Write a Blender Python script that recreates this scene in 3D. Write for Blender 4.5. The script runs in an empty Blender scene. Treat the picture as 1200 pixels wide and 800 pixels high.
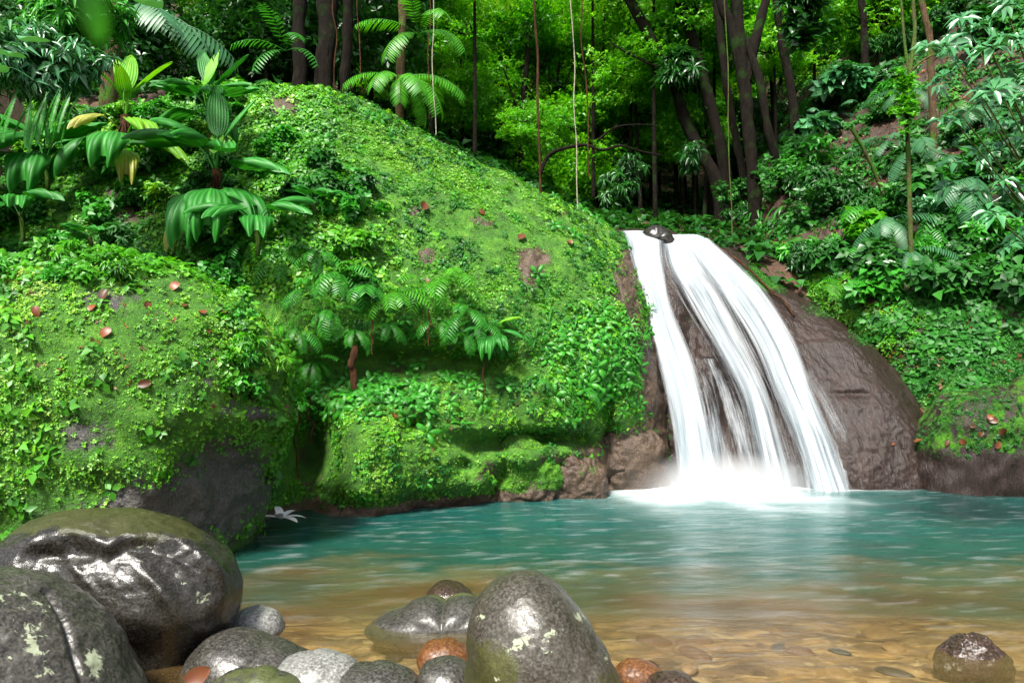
import bpy, math, random
import numpy as np
from mathutils import Vector, Matrix, Euler
from mathutils.bvhtree import BVHTree
random.seed(7)
rng = np.random.default_rng(11)
PI = math.pi
scene = bpy.context.scene
COL = scene.collection

# ------------------------------------------------------------------ camera
CAM = np.array([0.0, 0.0, 1.7]); F = 850.0; PITCH = math.atan(30 / F)
fw = np.array([0, math.cos(PITCH), math.sin(PITCH)]); up = np.array([0, -math.sin(PITCH), math.cos(PITCH)])
def ray(px, py):
    d = fw + np.array([1.0, 0, 0]) * (px - 600) / F + up * (400 - py) / F
    return d
def P(px, py, D):
    d = ray(px, py); return CAM + d * (D / d[1])
def project(p):
    q = np.asarray(p) - CAM
    z = q @ fw; return 600 + F * (q[..., 0]) / z, 400 - F * (q @ up) / z

cam = bpy.data.cameras.new('camera'); co = bpy.data.objects.new('camera', cam); COL.objects.link(co)
cam.sensor_width = 36; cam.lens = F / 1200 * 36; cam.clip_start = 0.02; cam.clip_end = 500
co.location = CAM; co.rotation_euler = (PI / 2 + PITCH, 0, 0)
scene.camera = co

# ------------------------------------------------------------------ noise
def _h(i, j, k, s):
    n = (i * 374761393 + j * 668265263 + k * 1274126177 + s * 69069) & 0xffffffff
    n = ((n ^ (n >> 13)) * 1274126177) & 0xffffffff
    n = n ^ (n >> 16)
    return (n & 0xffff) / 32767.5 - 1.0
def vnoise(p, s=0):
    p = np.asarray(p, float); f = np.floor(p).astype(np.int64); t = p - f; t = t * t * t * (t * (t * 6 - 15) + 10)
    i, j, k = f[..., 0], f[..., 1], f[..., 2]; r = 0
    for a in (0, 1):
        wa = t[..., 0] if a else 1 - t[..., 0]
        for b in (0, 1):
            wb = t[..., 1] if b else 1 - t[..., 1]
            for c in (0, 1):
                wc = t[..., 2] if c else 1 - t[..., 2]
                r = r + wa * wb * wc * _h(i + a, j + b, k + c, s)
    return r
def fbm(p, scale, octv=4, s=0, rough=.5):
    p = np.asarray(p) * scale; r = 0; a = 1; tot = 0
    for o in range(octv):
        r = r + a * vnoise(p * (2.03 ** o) + 17.3 * o, s + o); tot += a; a *= rough
    return r / tot
def ridged(p, scale, octv=4, s=0):
    p = np.asarray(p) * scale; r = 0; a = 1; tot = 0
    for o in range(octv):
        r = r + a * (1 - 2 * np.abs(vnoise(p * (2.1 ** o) + 9.1 * o, s + o))); tot += a; a *= .5
    return r / tot
def sst(a, b, x):
    t = np.clip((np.asarray(x, float) - a) / (b - a), 0, 1); return t * t * (3 - 2 * t)

# ------------------------------------------------------------------ mesh helpers
def make_mesh(name, V, Fq, attrs=None, smooth=True, uv=None):
    V = np.ascontiguousarray(V, np.float32); Fq = np.ascontiguousarray(Fq, np.int32)
    n, k = Fq.shape
    me = bpy.data.meshes.new(name)
    me.vertices.add(len(V)); me.vertices.foreach_set('co', V.ravel())
    me.loops.add(n * k); me.loops.foreach_set('vertex_index', Fq.ravel())
    me.polygons.add(n); me.polygons.foreach_set('loop_start', np.arange(0, n * k, k, dtype=np.int32))
    me.update(calc_edges=True)
    if smooth: me.polygons.foreach_set('use_smooth', np.ones(n, bool))
    for a, v in (attrs or {}).items():
        at = me.attributes.new(a, 'FLOAT', 'POINT'); at.data.foreach_set('value', np.ascontiguousarray(v, np.float32))
    if uv is not None:
        l = me.uv_layers.new(name='UVMap'); l.data.foreach_set('uv', np.ascontiguousarray(uv[Fq.ravel()], np.float32).ravel())
    me.validate(); me.update()
    return me
def link(name, me, mat=None, parent=None, loc=None):
    o = bpy.data.objects.new(name, me); COL.objects.link(o)
    if mat is not None and me is not None and not me.materials: me.materials.append(mat)
    if parent is not None: o.parent = parent
    if loc is not None: o.location = Vector([float(c) for c in loc])
    return o
def tag(o, label=None, cat=None, group=None, kind=None):
    if label: o['label'] = label
    if cat: o['category'] = cat
    if group: o['group'] = group
    if kind: o['kind'] = kind
    return o
def empty(name, loc, rot=None):
    o = bpy.data.objects.new(name, None); o.empty_display_size = .1; COL.objects.link(o)
    o.location = Vector([float(c) for c in loc])
    if rot is not None: o.rotation_euler = rot
    return o
def gridfaces(nr, nc, wrap=False):
    i = np.arange(nr - 1)[:, None] * nc; m = nc if wrap else nc - 1
    j = np.arange(m)[None, :]; jn = (j + 1) % nc
    return np.stack([i + j, i + jn, i + nc + jn, i + nc + j], -1).reshape(-1, 4)
def join(parts):
    """parts: list of (V,F,rnd)"""
    Vs, Fs, Rs, o = [], [], [], 0
    for V, Fq, R in parts:
        Vs.append(V); Fs.append(np.asarray(Fq) + o); Rs.append(R if np.ndim(R) else np.full(len(V), R)); o += len(V)
    return np.concatenate(Vs), np.concatenate(Fs), np.concatenate(Rs)
def tube(path, radii, n=8, wob=0, seed=0, twist=0):
    path = np.asarray(path, float); m = len(path); radii = np.broadcast_to(radii, (m,)).astype(float)
    T = np.gradient(path, axis=0); T /= np.linalg.norm(T, axis=1)[:, None] + 1e-9
    ref = np.array([.31, .87, .12]); 
    if abs(T.mean(0) @ ref) > .9: ref = np.array([.9, .1, .3])
    A = np.cross(T, ref); A /= np.linalg.norm(A, axis=1)[:, None]; B = np.cross(T, A)
    th = np.linspace(0, 2 * PI, n, endpoint=False)
    ring = path[:, None] + radii[:, None, None] * (np.cos(th)[None, :, None] * A[:, None] + np.sin(th)[None, :, None] * B[:, None])
    V = ring.reshape(-1, 3)
    if wob:
        V = V + (V - np.repeat(path, n, 0)) * (wob * fbm(V, 3.0 / max(radii.max() * 8, .05), 3, seed))[:, None]
    Fq = gridfaces(m, n, True)
    capi = np.arange(n)
    return V, Fq, np.zeros(len(V))
def spline(pts, n):
    pts = np.asarray(pts, float); m = len(pts)
    t = np.linspace(0, m - 1, n); i = np.clip(np.floor(t).astype(int), 0, m - 2); f = (t - i)[:, None]
    g = lambda k: pts[np.clip(k, 0, m - 1)]
    p0 = np.where((i > 0)[:, None], g(i - 1), 2 * g(i) - g(i + 1)); p3 = np.where((i + 2 < m)[:, None], g(i + 2), 2 * g(i + 1) - g(i)); p1, p2 = g(i), g(i + 1)
    return .5 * (2 * p1 + (p2 - p0) * f + (2 * p0 - 5 * p1 + 4 * p2 - p3) * f ** 2 + (3 * p1 - p0 - 3 * p2 + p3) * f ** 3)
def loft(cols, nr, nc):
    """cols: list of columns, each a list of world points of the same count"""
    A = np.array([spline(c, nr) for c in cols])            # ncol,nr,3
    B = spline(A.reshape(len(cols), -1), nc).reshape(nc, nr, 3)
    return B.transpose(1, 0, 2).copy()                      # nr,nc,3
def gnormals(G3):
    du = np.gradient(G3, axis=1); dv = np.gradient(G3, axis=0)
    N = np.cross(dv, du); N /= np.linalg.norm(N, axis=2)[..., None] + 1e-9
    return N
SURF = {}
def register(name, V, Fq):
    SURF[name] = BVHTree.FromPolygons([tuple(v) for v in V.tolist()], Fq.tolist())
def hit(px, py, names=None, default=None):
    d = Vector(ray(px, py)).normalized(); best = None
    for k, t in SURF.items():
        if names and k not in names: continue
        r = t.ray_cast(Vector(CAM), d)
        if r[0] is not None and (best is None or r[3] < best[2]): best = (np.array(r[0]), np.array(r[1]), r[3])
    if best is None: return default
    p, n, _ = best
    if n @ (CAM - p) < 0: n = -n
    return p, n
def scatter_arrays(tv, tf, tr, pos, N, scale, rnd, seed=0, tilt=.25):
    r = np.random.default_rng(seed); n = len(pos)
    N = N + r.normal(0, tilt, (n, 3)); N /= np.linalg.norm(N, axis=1)[:, None]
    a = r.normal(0, 1, (n, 3)); X = np.cross(a, N); X /= np.linalg.norm(X, axis=1)[:, None]; Y = np.cross(N, X)
    s = np.broadcast_to(scale, (n,))[:, None, None]
    V = pos[:, None] + s * (tv[None, :, 0:1] * X[:, None] + tv[None, :, 1:2] * Y[:, None] + tv[None, :, 2:3] * N[:, None])
    Fq = tf[None] + (np.arange(n) * len(tv))[:, None, None]
    R = np.clip(.6 * rnd[:, None] + .4 * tr[None], 0, 1)
    return V.reshape(-1, 3), Fq.reshape(-1, tf.shape[1]), R.reshape(-1)
def sample_grid(G3, N3, W, n, seed=0):
    """random points on a grid surface, weight W (nr,nc) times area"""
    r = np.random.default_rng(seed)
    a = G3[1:, :-1] - G3[:-1, :-1]; b = G3[:-1, 1:] - G3[:-1, :-1]
    area = np.linalg.norm(np.cross(a, b), axis=2); w = (area * W[:-1, :-1]).ravel(); w = w / w.sum()
    c = r.choice(len(w), n, p=w); i, j = np.divmod(c, G3.shape[1] - 1); u, v = r.random((2, n))
    p = G3[i, j] + a[i, j] * u[:, None] + b[i, j] * v[:, None]
    return p, N3[i, j]

# ------------------------------------------------------------------ materials
def mat_new(name):
    m = bpy.data.materials.new(name); m.use_nodes = True; nt = m.node_tree; nt.nodes.clear()
    return m, nt
class NB:
    def __init__(s, nt): s.nt = nt
    def __call__(s, t, **kw):
        n = s.nt.nodes.new(t); ins = kw.pop('i', {})
        for k, v in kw.items(): setattr(n, k, v)
        for k, v in ins.items():
            if hasattr(v, 'is_linked') or hasattr(v, 'links'): s.nt.links.new(v, n.inputs[k])
            else: n.inputs[k].default_value = v
        return n
    def noise(s, vec, scale, detail=4, rough=.55, dist=0):
        return s('ShaderNodeTexNoise', i={'Vector': vec, 'Scale': scale, 'Detail': detail, 'Roughness': rough, 'Distortion': dist}).outputs['Fac']
    def ramp(s, fac, stops):
        n = s('ShaderNodeValToRGB', i={'Fac': fac}); e = n.color_ramp.elements
        while len(e) < len(stops): e.new(.5)
        for el, (p, c) in zip(e, stops):
            el.position = p; el.color = (*c, 1) if len(c) == 3 else c
        return n.outputs['Color']
    def fr(s, fac, a, b, c=0., d=1.):
        return s('ShaderNodeMapRange', i={'Value': fac, 'From Min': a, 'From Max': b, 'To Min': c, 'To Max': d}).outputs['Result']
    def mix(s, fac, a, b, blend='MIX'):
        n = s('ShaderNodeMix', data_type='RGBA', blend_type=blend)
        for k, v in ((0, fac), (6, a), (7, b)):
            if hasattr(v, 'links'): s.nt.links.new(v, n.inputs[k])
            else: n.inputs[k].default_value = (*v, 1) if (k > 0 and len(v) == 3) else v
        return n.outputs[2]
    def math(s, op, a, b=0., c=0.):
        n = s('ShaderNodeMath', operation=op, use_clamp=False)
        for k, v in enumerate((a, b, c)):
            if hasattr(v, 'links'): s.nt.links.new(v, n.inputs[k])
            else: n.inputs[k].default_value = v
        return n.outputs[0]
    def attr(s, name): return s('ShaderNodeAttribute', attribute_name=name).outputs['Fac']
    def obj(s): return s('ShaderNodeTexCoord').outputs['Object']
    def mapping(s, vec, sc=(1, 1, 1), rot=(0, 0, 0)): return s('ShaderNodeMapping', i={'Vector': vec, 'Scale': sc, 'Rotation': rot}).outputs[0]
    def bump(s, h, strength, dist, normal=None):
        i = {'Height': h, 'Strength': strength, 'Distance': dist}
        if normal is not None: i['Normal'] = normal
        return s('ShaderNodeBump', i=i).outputs['Normal']
    def out(s, sh, vol=None):
        o = s('ShaderNodeOutputMaterial'); s.nt.links.new(sh, o.inputs['Surface'])

def leaf_mat(name, stops, rough=.38, transl=.3, spec=.5, tint=(1.25, 1.2, .5), coords=True):
    m, nt = mat_new(name); b = NB(nt)
    r = b.attr('rnd'); oi = b('ShaderNodeObjectInfo').outputs['Random']
    r2 = b.math('ADD', b.math('MULTIPLY', r, .8), b.math('MULTIPLY', oi, .2))
    c = b.ramp(r2, stops)
    c = b.mix(b.fr(b.noise(b.obj(), 5.0, 2), .3, .7, 0, .35), c, (0.02, .06, .004))
    pr = b('ShaderNodeBsdfPrincipled', i={'Base Color': c, 'Roughness': rough, 'Specular IOR Level': spec})
    ct = b.mix(1.0, c, tint, 'MULTIPLY')
    tr = b('ShaderNodeBsdfTranslucent', i={'Color': ct})
    mx = b('ShaderNodeMixShader', i={0: transl, 1: pr.outputs[0], 2: tr.outputs[0]})
    b.out(mx.outputs[0]); return m
M = {}
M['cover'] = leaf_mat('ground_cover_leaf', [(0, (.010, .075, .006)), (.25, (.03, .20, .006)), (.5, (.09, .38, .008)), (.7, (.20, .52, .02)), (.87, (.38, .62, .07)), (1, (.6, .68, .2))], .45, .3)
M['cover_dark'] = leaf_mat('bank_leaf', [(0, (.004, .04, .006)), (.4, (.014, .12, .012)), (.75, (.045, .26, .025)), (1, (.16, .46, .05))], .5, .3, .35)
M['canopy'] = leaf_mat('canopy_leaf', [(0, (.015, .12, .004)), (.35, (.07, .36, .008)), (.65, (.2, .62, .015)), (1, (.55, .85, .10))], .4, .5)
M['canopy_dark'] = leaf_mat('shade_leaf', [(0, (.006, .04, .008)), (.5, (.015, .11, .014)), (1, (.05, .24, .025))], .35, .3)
M['fern'] = leaf_mat('fern_leaf', [(0, (.02, .18, .015)), (.5, (.045, .33, .02)), (1, (.13, .52, .05))], .42, .35)
M['fern_grey'] = leaf_mat('grey_fern_leaf', [(0, (.025, .12, .045)), (.5, (.055, .2, .08)), (1, (.13, .34, .14))], .45, .25)
M['fern_bright'] = leaf_mat('bright_fern_leaf', [(0, (.05, .28, .01)), (.5, (.09, .42, .012)), (1, (.2, .55, .03))], .42, .45)
M['palm'] = leaf_mat('broad_leaf', [(0, (.008, .10, .010)), (.5, (.018, .20, .018)), (1, (.07, .40, .05))], .5, .3, .35)
M['palm_lime'] = leaf_mat('lime_leaf', [(0, (.08, .34, .01)), (.5, (.17, .5, .015)), (1, (.38, .66, .06))], .5, .4, .35)
M['palm_yellow'] = leaf_mat('yellowing_leaf', [(0, (.3, .42, .04)), (.5, (.45, .5, .08)), (1, (.6, .5, .16))], .4, .35, .4)
M['shrub_grey'] = leaf_mat('glossy_leaf', [(0, (.03, .15, .05)), (.5, (.06, .26, .09)), (1, (.14, .42, .17))], .27, .2, .8)
M['dead'] = leaf_mat('dead_leaf', [(0, (.03, .012, .006)), (.4, (.11, .024, .010)), (.75, (.24, .06, .02)), (1, (.34, .17, .08))], .45, .15, .5, (1.2, .8, .5))
M['litter'] = leaf_mat('leaf_litter', [(0, (.03, .012, .006)), (.5, (.12, .04, .015)), (1, (.34, .11, .04))], .5, .1, .4, (1, .8, .6))

def bark_mat(name, c1, c2, moss=.3, mc=(.05, .15, .01)):
    m, nt = mat_new(name); b = NB(nt); o = b.obj()
    st = b.mapping(o, (1, 1, .25)); n = b.noise(st, 14, 6, .65)
    c = b.ramp(n, [(.3, c1), (.7, c2)])
    mm = b.fr(b.noise(o, 2.2, 5, .6), .62 - .35 * moss, .72 - .3 * moss, 0, moss and .9)
    c = b.mix(mm, c, mc)
    nn = b.bump(b.noise(st, 20, 6, .7), 1., .07)
    p = b('ShaderNodeBsdfPrincipled', i={'Base Color': c, 'Roughness': .85, 'Normal': nn, 'Specular IOR Level': .12}); b.out(p.outputs[0]); return m
M['bark'] = bark_mat('dark_bark', (.004, .003, .002), (.016, .011, .007), .2, (.012, .035, .004))
M['bark_pale'] = bark_mat('pale_bark', (.05, .03, .016), (.14, .09, .05), .3)
M['root'] = bark_mat('root_bark', (.03, .013, .006), (.10, .045, .02), .0)
M['liana_pale'] = bark_mat('pale_liana', (.25, .24, .18), (.45, .42, .3), .0)
M['vine_green'] = bark_mat('mossy_stem', (.05, .045, .02), (.14, .12, .05), .5, (.05, .13, .012))

def rock_mat(name, rock, moss_cols=((.014, .045, .004), (.04, .15, .006), (.13, .31, .016)), rough=(.35, .6), bump=1.0, lichen=0, moss_rough=.85, scale=1.0, lichen_col=(.24, .27, .18), streak=False):
    """rock: list of ramp stops; attributes moss (0..1) and lichen (0..1) on the mesh"""
    m, nt = mat_new(name); b = NB(nt); o = b.obj()
    q = b.mapping(o, (2.2, 1, .22), (0.0, .6, 0)) if streak else o
    n1 = b.noise(q, 2.3 * scale, 6, .62, .3); n2 = b.noise(q, 17 * scale, 6, .68); n3 = b.noise(o, 70 * scale, 4, .6)
    c = b.ramp(b.math('ADD', b.math('MULTIPLY', n1, .62), b.math('MULTIPLY', n2, .38)), rock)
    c = b.mix(b.fr(n3, .42, .7, 0, .55), c, tuple(min(1, 1.9 * v + .01) for v in rock[-1][1]))
    # moss
    a = b.attr('moss'); mn = b.math('ADD', a, b.math('MULTIPLY', b.math('SUBTRACT', b.noise(o, 5 * scale, 7, .68), .5), 1.6))
    mf = b.fr(mn, .42, .58)
    mc = b.ramp(b.math('ADD', b.math('MULTIPLY', b.noise(o, 3.2, 5, .6), .5), b.math('MULTIPLY', b.noise(o, 45, 5, .7), .5)), [(.34, moss_cols[0]), (.5, moss_cols[1]), (.68, moss_cols[2])])
    c = b.mix(mf, c, mc)
    ro = b.fr(n2, .3, .7, rough[0], rough[1])
    ro = b.math('ADD', b.math('MULTIPLY', ro, b.math('SUBTRACT', 1., mf)), b.math('MULTIPLY', mf, moss_rough))
    h = b.math('ADD', b.math('MULTIPLY', n1, .5 if not lichen else .22), b.math('MULTIPLY', n2, .22 if not lichen else .07))
    h = b.math('ADD', h, b.math('MULTIPLY', n3, .05))
    if lichen: h = b.math('ADD', h, b.math('MULTIPLY', b.noise(o, 190, 3, .6), .022))
    h = b.math('ADD', h, b.math('MULTIPLY', b.math('MULTIPLY', b.noise(o, 60, 4, .7), mf), .22))
    if lichen:
        la = b.math('ADD', b.attr('lichen'), b.math('MULTIPLY', b.math('SUBTRACT', b.noise(o, 22, 6, .65, .5), .5), 1.5))
        lf = b.fr(la, .60, .66, 0, .9)
        c = b.mix(lf, c, b.mix(b.noise(o, 80, 3), lichen_col, tuple(v * 1.5 for v in lichen_col)))
        ro = b.math('ADD', ro, b.math('MULTIPLY', lf, .3))
    nn = b.bump(h, .9 * bump, .12)
    p = b('ShaderNodeBsdfPrincipled', i={'Base Color': c, 'Roughness': ro, 'Normal': nn, 'Specular IOR Level': .3 if streak else .5}); b.out(p.outputs[0]); return m
BR = [(.3, (.028, .018, .014)), (.5, (.085, .052, .042)), (.72, (.19, .125, .10))]
M['cliff'] = rock_mat('mossy_cliff', [(.3, (.008, .005, .003)), (.5, (.032, .019, .010)), (.72, (.10, .06, .034))])
M['slab'] = rock_mat('wet_brown_rock', [(.3, (.003, .002, .0015)), (.5, (.012, .0075, .006)), (.74, (.046, .028, .022))], rough=(.24, .46), bump=.8, streak=True)
M['bank'] = rock_mat('bank_soil', [(.3, (.004, .0025, .0015)), (.5, (.015, .008, .004)), (.72, (.06, .026, .011))], rough=(.5, .8))
M['boulder_moss'] = rock_mat('mossy_boulder', [(.3, (.007, .006, .006)), (.5, (.022, .019, .017)), (.72, (.085, .078, .07))], rough=(.3, .55))
M['wet_dark'] = rock_mat('wet_dark_stone', [(.3, (.004, .0035, .0026)), (.5, (.011, .010, .0075)), (.72, (.032, .029, .023))], moss_cols=((.018, .018, .006), (.04, .042, .014), (.07, .07, .025)), rough=(.14, .32), bump=.4, lichen=1, moss_rough=.3)
M['egg'] = rock_mat('wet_speckled_stone', [(.3, (.009, .007, .004)), (.5, (.03, .026, .018)), (.72, (.075, .068, .055))], moss_cols=((.018, .018, .005), (.04, .042, .010), (.075, .08, .02)), rough=(.2, .42), bump=.35, lichen=1, moss_rough=.42)
M['grey_stone'] = rock_mat('grey_stone', [(.3, (.007, .006, .005)), (.5, (.024, .022, .018)), (.72, (.07, .066, .056))], moss_cols=((.03, .035, .012), (.07, .08, .03), (.1, .12, .04)), rough=(.2, .42), bump=.35, lichen=1, moss_rough=.4)
M['pale_stone'] = rock_mat('pale_stone', [(.3, (.04, .04, .036)), (.5, (.11, .11, .10)), (.72, (.25, .25, .235))], rough=(.3, .55), bump=.35, lichen=1)
M['orange_stone'] = rock_mat('orange_stone', [(.3, (.02, .007, .002)), (.5, (.07, .027, .008)), (.72, (.16, .065, .02))], rough=(.25, .5), bump=.35, lichen=1)
M['tan_stone'] = rock_mat('tan_stone', [(.3, (.06, .03, .010)), (.5, (.17, .09, .032)), (.72, (.32, .19, .08))], rough=(.4, .6), bump=.3, lichen=1)
M['brown_stone'] = rock_mat('glossy_brown_stone', [(.3, (.006, .004, .003)), (.5, (.02, .012, .008)), (.72, (.06, .038, .025))], rough=(.06, .16), bump=.7, lichen=1)
def gnormals(G3):
    du = np.gradient(G3, axis=1); dv = np.gradient(G3, axis=0)
    N = np.cross(du, dv); N /= np.linalg.norm(N, axis=2)[..., None] + 1e-9
    return N
def gauss_px(V, spots):
    """spots: (px,py,rx,ry,amount) on front facing points -> sum of soft bumps"""
    x, y = project(V); r = np.zeros(V.shape[:-1])
    for (a, b, rx, ry, k) in spots: r += k * np.exp(-(((x - a) / rx) ** 2 + ((y - b) / ry) ** 2))
    return r
def rock_surface(name, cols, nr, nc, amp, matn, moss_fn, carve=(), seed=0, extra=None, fine=.02, lich=None):
    G3 = loft(cols, nr, nc); N3 = gnormals(G3)
    d = amp * fbm(G3, .9, 3, seed) + amp * .45 * ridged(G3, 2.2, 4, seed + 5) + fine * fbm(G3, 9, 4, seed + 9)
    if extra is not None: d = d + extra(G3)
    G3 = G3 + N3 * d[..., None]
    if len(carve):
        g = gauss_px(G3, carve); v = G3 - CAM; v /= np.linalg.norm(v, axis=2)[..., None]
        G3 = G3 + v * g[..., None]
    if extra is None and name == 'mossy_rock':
        und = sst(.34, .10, G3[..., 2]) * sst(-.4, .0, G3[..., 2]) * sst(-2.9, -2.4, G3[..., 0]) * (.75 + .5 * fbm(G3, 1.6, 2, 8)); G3[..., 1] += .30 * und
    N3 = gnormals(G3)
    moss = moss_fn(G3, N3)
    V = G3.reshape(-1, 3); Fq = gridfaces(nr, nc)
    li = np.zeros(len(V)) if lich is None else lich(G3, N3).ravel()
    me = make_mesh(name, V, Fq, {'moss': moss.ravel(), 'lichen': li})
    o = link(name, me, M[matn]); register(name, V, Fq)
    return o, G3, N3, moss
def PD(a): return [P(*p) for p in a]

# ================================================= ground (bed, banks, forest floor) : one sheet
def G(x, y):
    x = np.asarray(x, float); y = np.asarray(y, float)
    bed = -0.10 - 0.055 * np.maximum(0, y - 3.6) - .95 * sst(4.4, 10.4, y)
    near = sst(3.0, .8, y)
    bed = bed * (1 - near) + .28 * near
    lb = sst(-2.0, -3.6, x + .25 * (y - 5)); bed = bed * (1 - lb) + (.35 + .25 * sst(5, 8, y)) * lb
    rb = sst(9.5, 11.5, x); bed = bed * (1 - rb) + .5 * rb
    xs = x - 3.0 - .12 * (y - 13)
    hill = 3.75 + .30 * np.maximum(0, y - 13.5)
    left = np.minimum(.5 * np.maximum(0, -xs - 1.4), 3.0 + .05 * (y - 12))
    right = np.minimum(.45 * np.maximum(0, xs - 3.2), 9)
    hill = hill + left + right + .5 * np.maximum(0, y - 33)
    hill = np.minimum(hill, 40)
    t = sst(11.6, 13.6, y - .12 * np.maximum(0, x - 6) + .0 * x)
    far_l = sst(-5.5, -8.5, x); t = np.maximum(t, far_l * sst(6, 9.5, y))
    far_r = sst(13, 20, x); t2 = far_r * sst(3, 9, y)
    z = bed * (1 - t) + hill * t
    return z + t2 * (1 - t) * (2.0 + .5 * np.maximum(0, x - 9))
def grid_xy(xs, ys):
    X, Y = np.meshgrid(xs, ys); return X, Y
def warp_axis(a, b, c, n):  # dense near c
    t = np.linspace(-1, 1, n); s = np.sinh(2.6 * t) / math.sinh(2.6)
    return np.where(s < 0, c + s * (c - a), c + s * (b - c))
xs = warp_axis(-90, 100, 1.0, 260); ys = warp_axis(-14, 130, 7.0, 300)
X, Y = grid_xy(xs, ys); Z = G(X, Y)
pts = np.stack([X, Y, Z], -1)
inpool = sst(.25, -.15, Z)
Z = Z + fbm(pts, .8, 4, 3) * (.25 * (1 - inpool) + .06 * inpool) + .035 * fbm(pts, 4.5, 3, 8) * inpool
pts = np.stack([X, Y, Z], -1)
m, nt = mat_new('ground_soil'); b = NB(nt); o = b.obj()
n1 = b.noise(o, 1.3, 7, .65); n2 = b.noise(o, 22, 5, .7)
soil = b.ramp(b.math('ADD', b.math('MULTIPLY', n1, .5), b.math('MULTIPLY', n2, .5)), [(.35, (.012, .008, .005)), (.5, (.045, .022, .011)), (.62, (.10, .045, .02)), (.74, (.045, .09, .012))])
# river bed: cobbles and golden silt
wv = b('ShaderNodeVectorMath', operation='ADD', i={0: o, 1: b('ShaderNodeVectorMath', operation='SCALE', i={0: b('ShaderNodeTexNoise', i={'Vector': o, 'Scale': 2.5, 'Detail': 4}).outputs['Color'], 'Scale': .45}).outputs[0]}).outputs[0]
mp = b.mapping(wv, (1.0, 1.7, 1.0))
v1 = b('ShaderNodeTexVoronoi', feature='F1', i={'Vector': mp, 'Scale': 4.2, 'Randomness': 1.0}); 
v2 = b('ShaderNodeTexVoronoi', feature='F1', i={'Vector': mp, 'Scale': 11.0})
sep = b('ShaderNodeSeparateColor', i={0: v1.outputs['Color']}).outputs[0]
cob = b.ramp(sep, [(0, (.10, .04, .010)), (.3, (.34, .17, .045)), (.55, (.48, .25, .07)), (.75, (.28, .19, .09)), (1, (.6, .32, .08))])
sep2 = b('ShaderNodeSeparateColor', i={0: v2.outputs['Color']}).outputs[1]
cob2 = b.ramp(sep2, [(0, (.07, .03, .01)), (.5, (.27, .15, .05)), (1, (.42, .26, .11))])
cb = b.mix(b.fr(b.noise(o, 1.7, 3), .4, .6), cob, cob2)
cb = b.mix(b.fr(v1.outputs['Distance'], .35, .75, 0, .75), cb, (.06, .03, .012))
cb = b.mix(b.fr(b.noise(o, .9, 5, .6), .45, .65, 0, .45), cb, (.50, .29, .10))
cb = b.mix(b.fr(b.noise(b.mapping(wv, (.8, 2.0, 1)), 2.0, 5, .65), .50, .66, 0, .8), cb, (.05, .028, .014))
cb = b.mix(b.fr(b.noise(b.mapping(wv, (1.1, 2.4, 1)), 4.0, 5, .6), .56, .68, 0, .8), cb, (.62, .42, .18))
# deeper: pale grey green silt
y = b('ShaderNodeSeparateXYZ', i={0: o})
deep = b.fr(y.outputs['Z'], -.45, -.95)
cb = b.mix(deep, cb, (.30, .36, .30))
bedf = b.attr('bed')
c = b.mix(bedf, soil, cb)
h = b.math('SUBTRACT', b.math('MULTIPLY', n2, .5), b.math('MULTIPLY', v1.outputs['Distance'], b.math('MULTIPLY', bedf, .6)))
p = b('ShaderNodeBsdfPrincipled', i={'Base Color': c, 'Roughness': .8, 'Normal': b.bump(h, .7, .08)}); b.out(p.outputs[0])
V = pts.reshape(-1, 3); Fq = gridfaces(300, 260)
g = link('ground', make_mesh('ground', V, Fq, {'bed': inpool.ravel()}), m); tag(g, kind='structure')
register('ground', V, Fq)

# ================================================= water of the pool
xs = np.linspace(-9, 15, 420); ys = np.concatenate([np.linspace(-6, 2.5, 20)[:-1], np.linspace(2.5, 14, 380)])
X, Y = grid_xy(xs, ys); dep = np.maximum(0, -G(X, Y))
FB = P(835, 578, 10.0)       # foot of the fall
FB2 = P(985, 566, 10.6)
rad = np.hypot((X - FB[0]) * .75, Y - FB[1] + .1)
ang = np.arctan2(Y - FB[1], X - FB[0])
pp = np.stack([X, Y, 0 * X], -1)
str_ = np.stack([rad * 2.2, ang * 3.0, 0 * X], -1)
# foam: dense boil under the falls, torn streaks outward
f1 = np.exp(-((np.abs(X - (FB[0] + .0)) / (1.15 + .4 * fbm(pp, 1.1, 3, 19))) ** 3.0) - (np.maximum(0, Y - FB[1] - .15) / .25) ** 2 - (np.maximum(0, FB[1] - Y) / (.8 + .5 * fbm(pp, 1.3, 3, 9))) ** 2.0)
f2 = np.exp(-((X - (FB[0] + 1.6)) / 1.1) ** 4 - (np.maximum(0, FB[1] + .35 - Y) / .22) ** 2)
wis = .5 + .5 * fbm(np.stack([X * .9 + .5 * Y, Y * 4.2, 0 * X], -1), 1.3, 5, 4)
foam = np.clip(f1 * (.55 + .75 * wis) * 1.45, 0, 1)
foam = np.maximum(foam, np.clip(f2 * (.5 + .9 * wis), 0, 1) * .95)
aer = np.exp(-rad / 1.9)                                   # bubbles carried outwards
stk = fbm(np.stack([X * 1.1 + .6 * Y, Y * 6.2 - .9 * X, 0 * X], -1), 2.2, 5, 14)
stk2 = fbm(np.stack([X * 2.2 + 1.6 * Y, Y * 7.5 - 1.6 * X, 0 * X], -1), 2.1, 4, 24)
streak = np.clip((stk * .45 + stk2 * .75) * 2.2 - .22, 0, 1) ** 1.2 * (.035 + .055 * sst(-.3, .4, fbm(pp, .45, 3, 31))) * sst(3.3, 5.2, Y)
streak = streak * (1 - .7 * sst(8.6, 9.6, Y) * sst(FB[0] - 1.2, FB[0] - 2.8, X))
shallow = sst(.75, .25, dep)
ripple = stk * .5 + stk2 * .5
wz = .010 * fbm(pp * np.array([1, 2.2, 1]), 1.4, 3, 5) + .05 * f1 * (.6 + .6 * wis) + .006 * ripple
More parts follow.
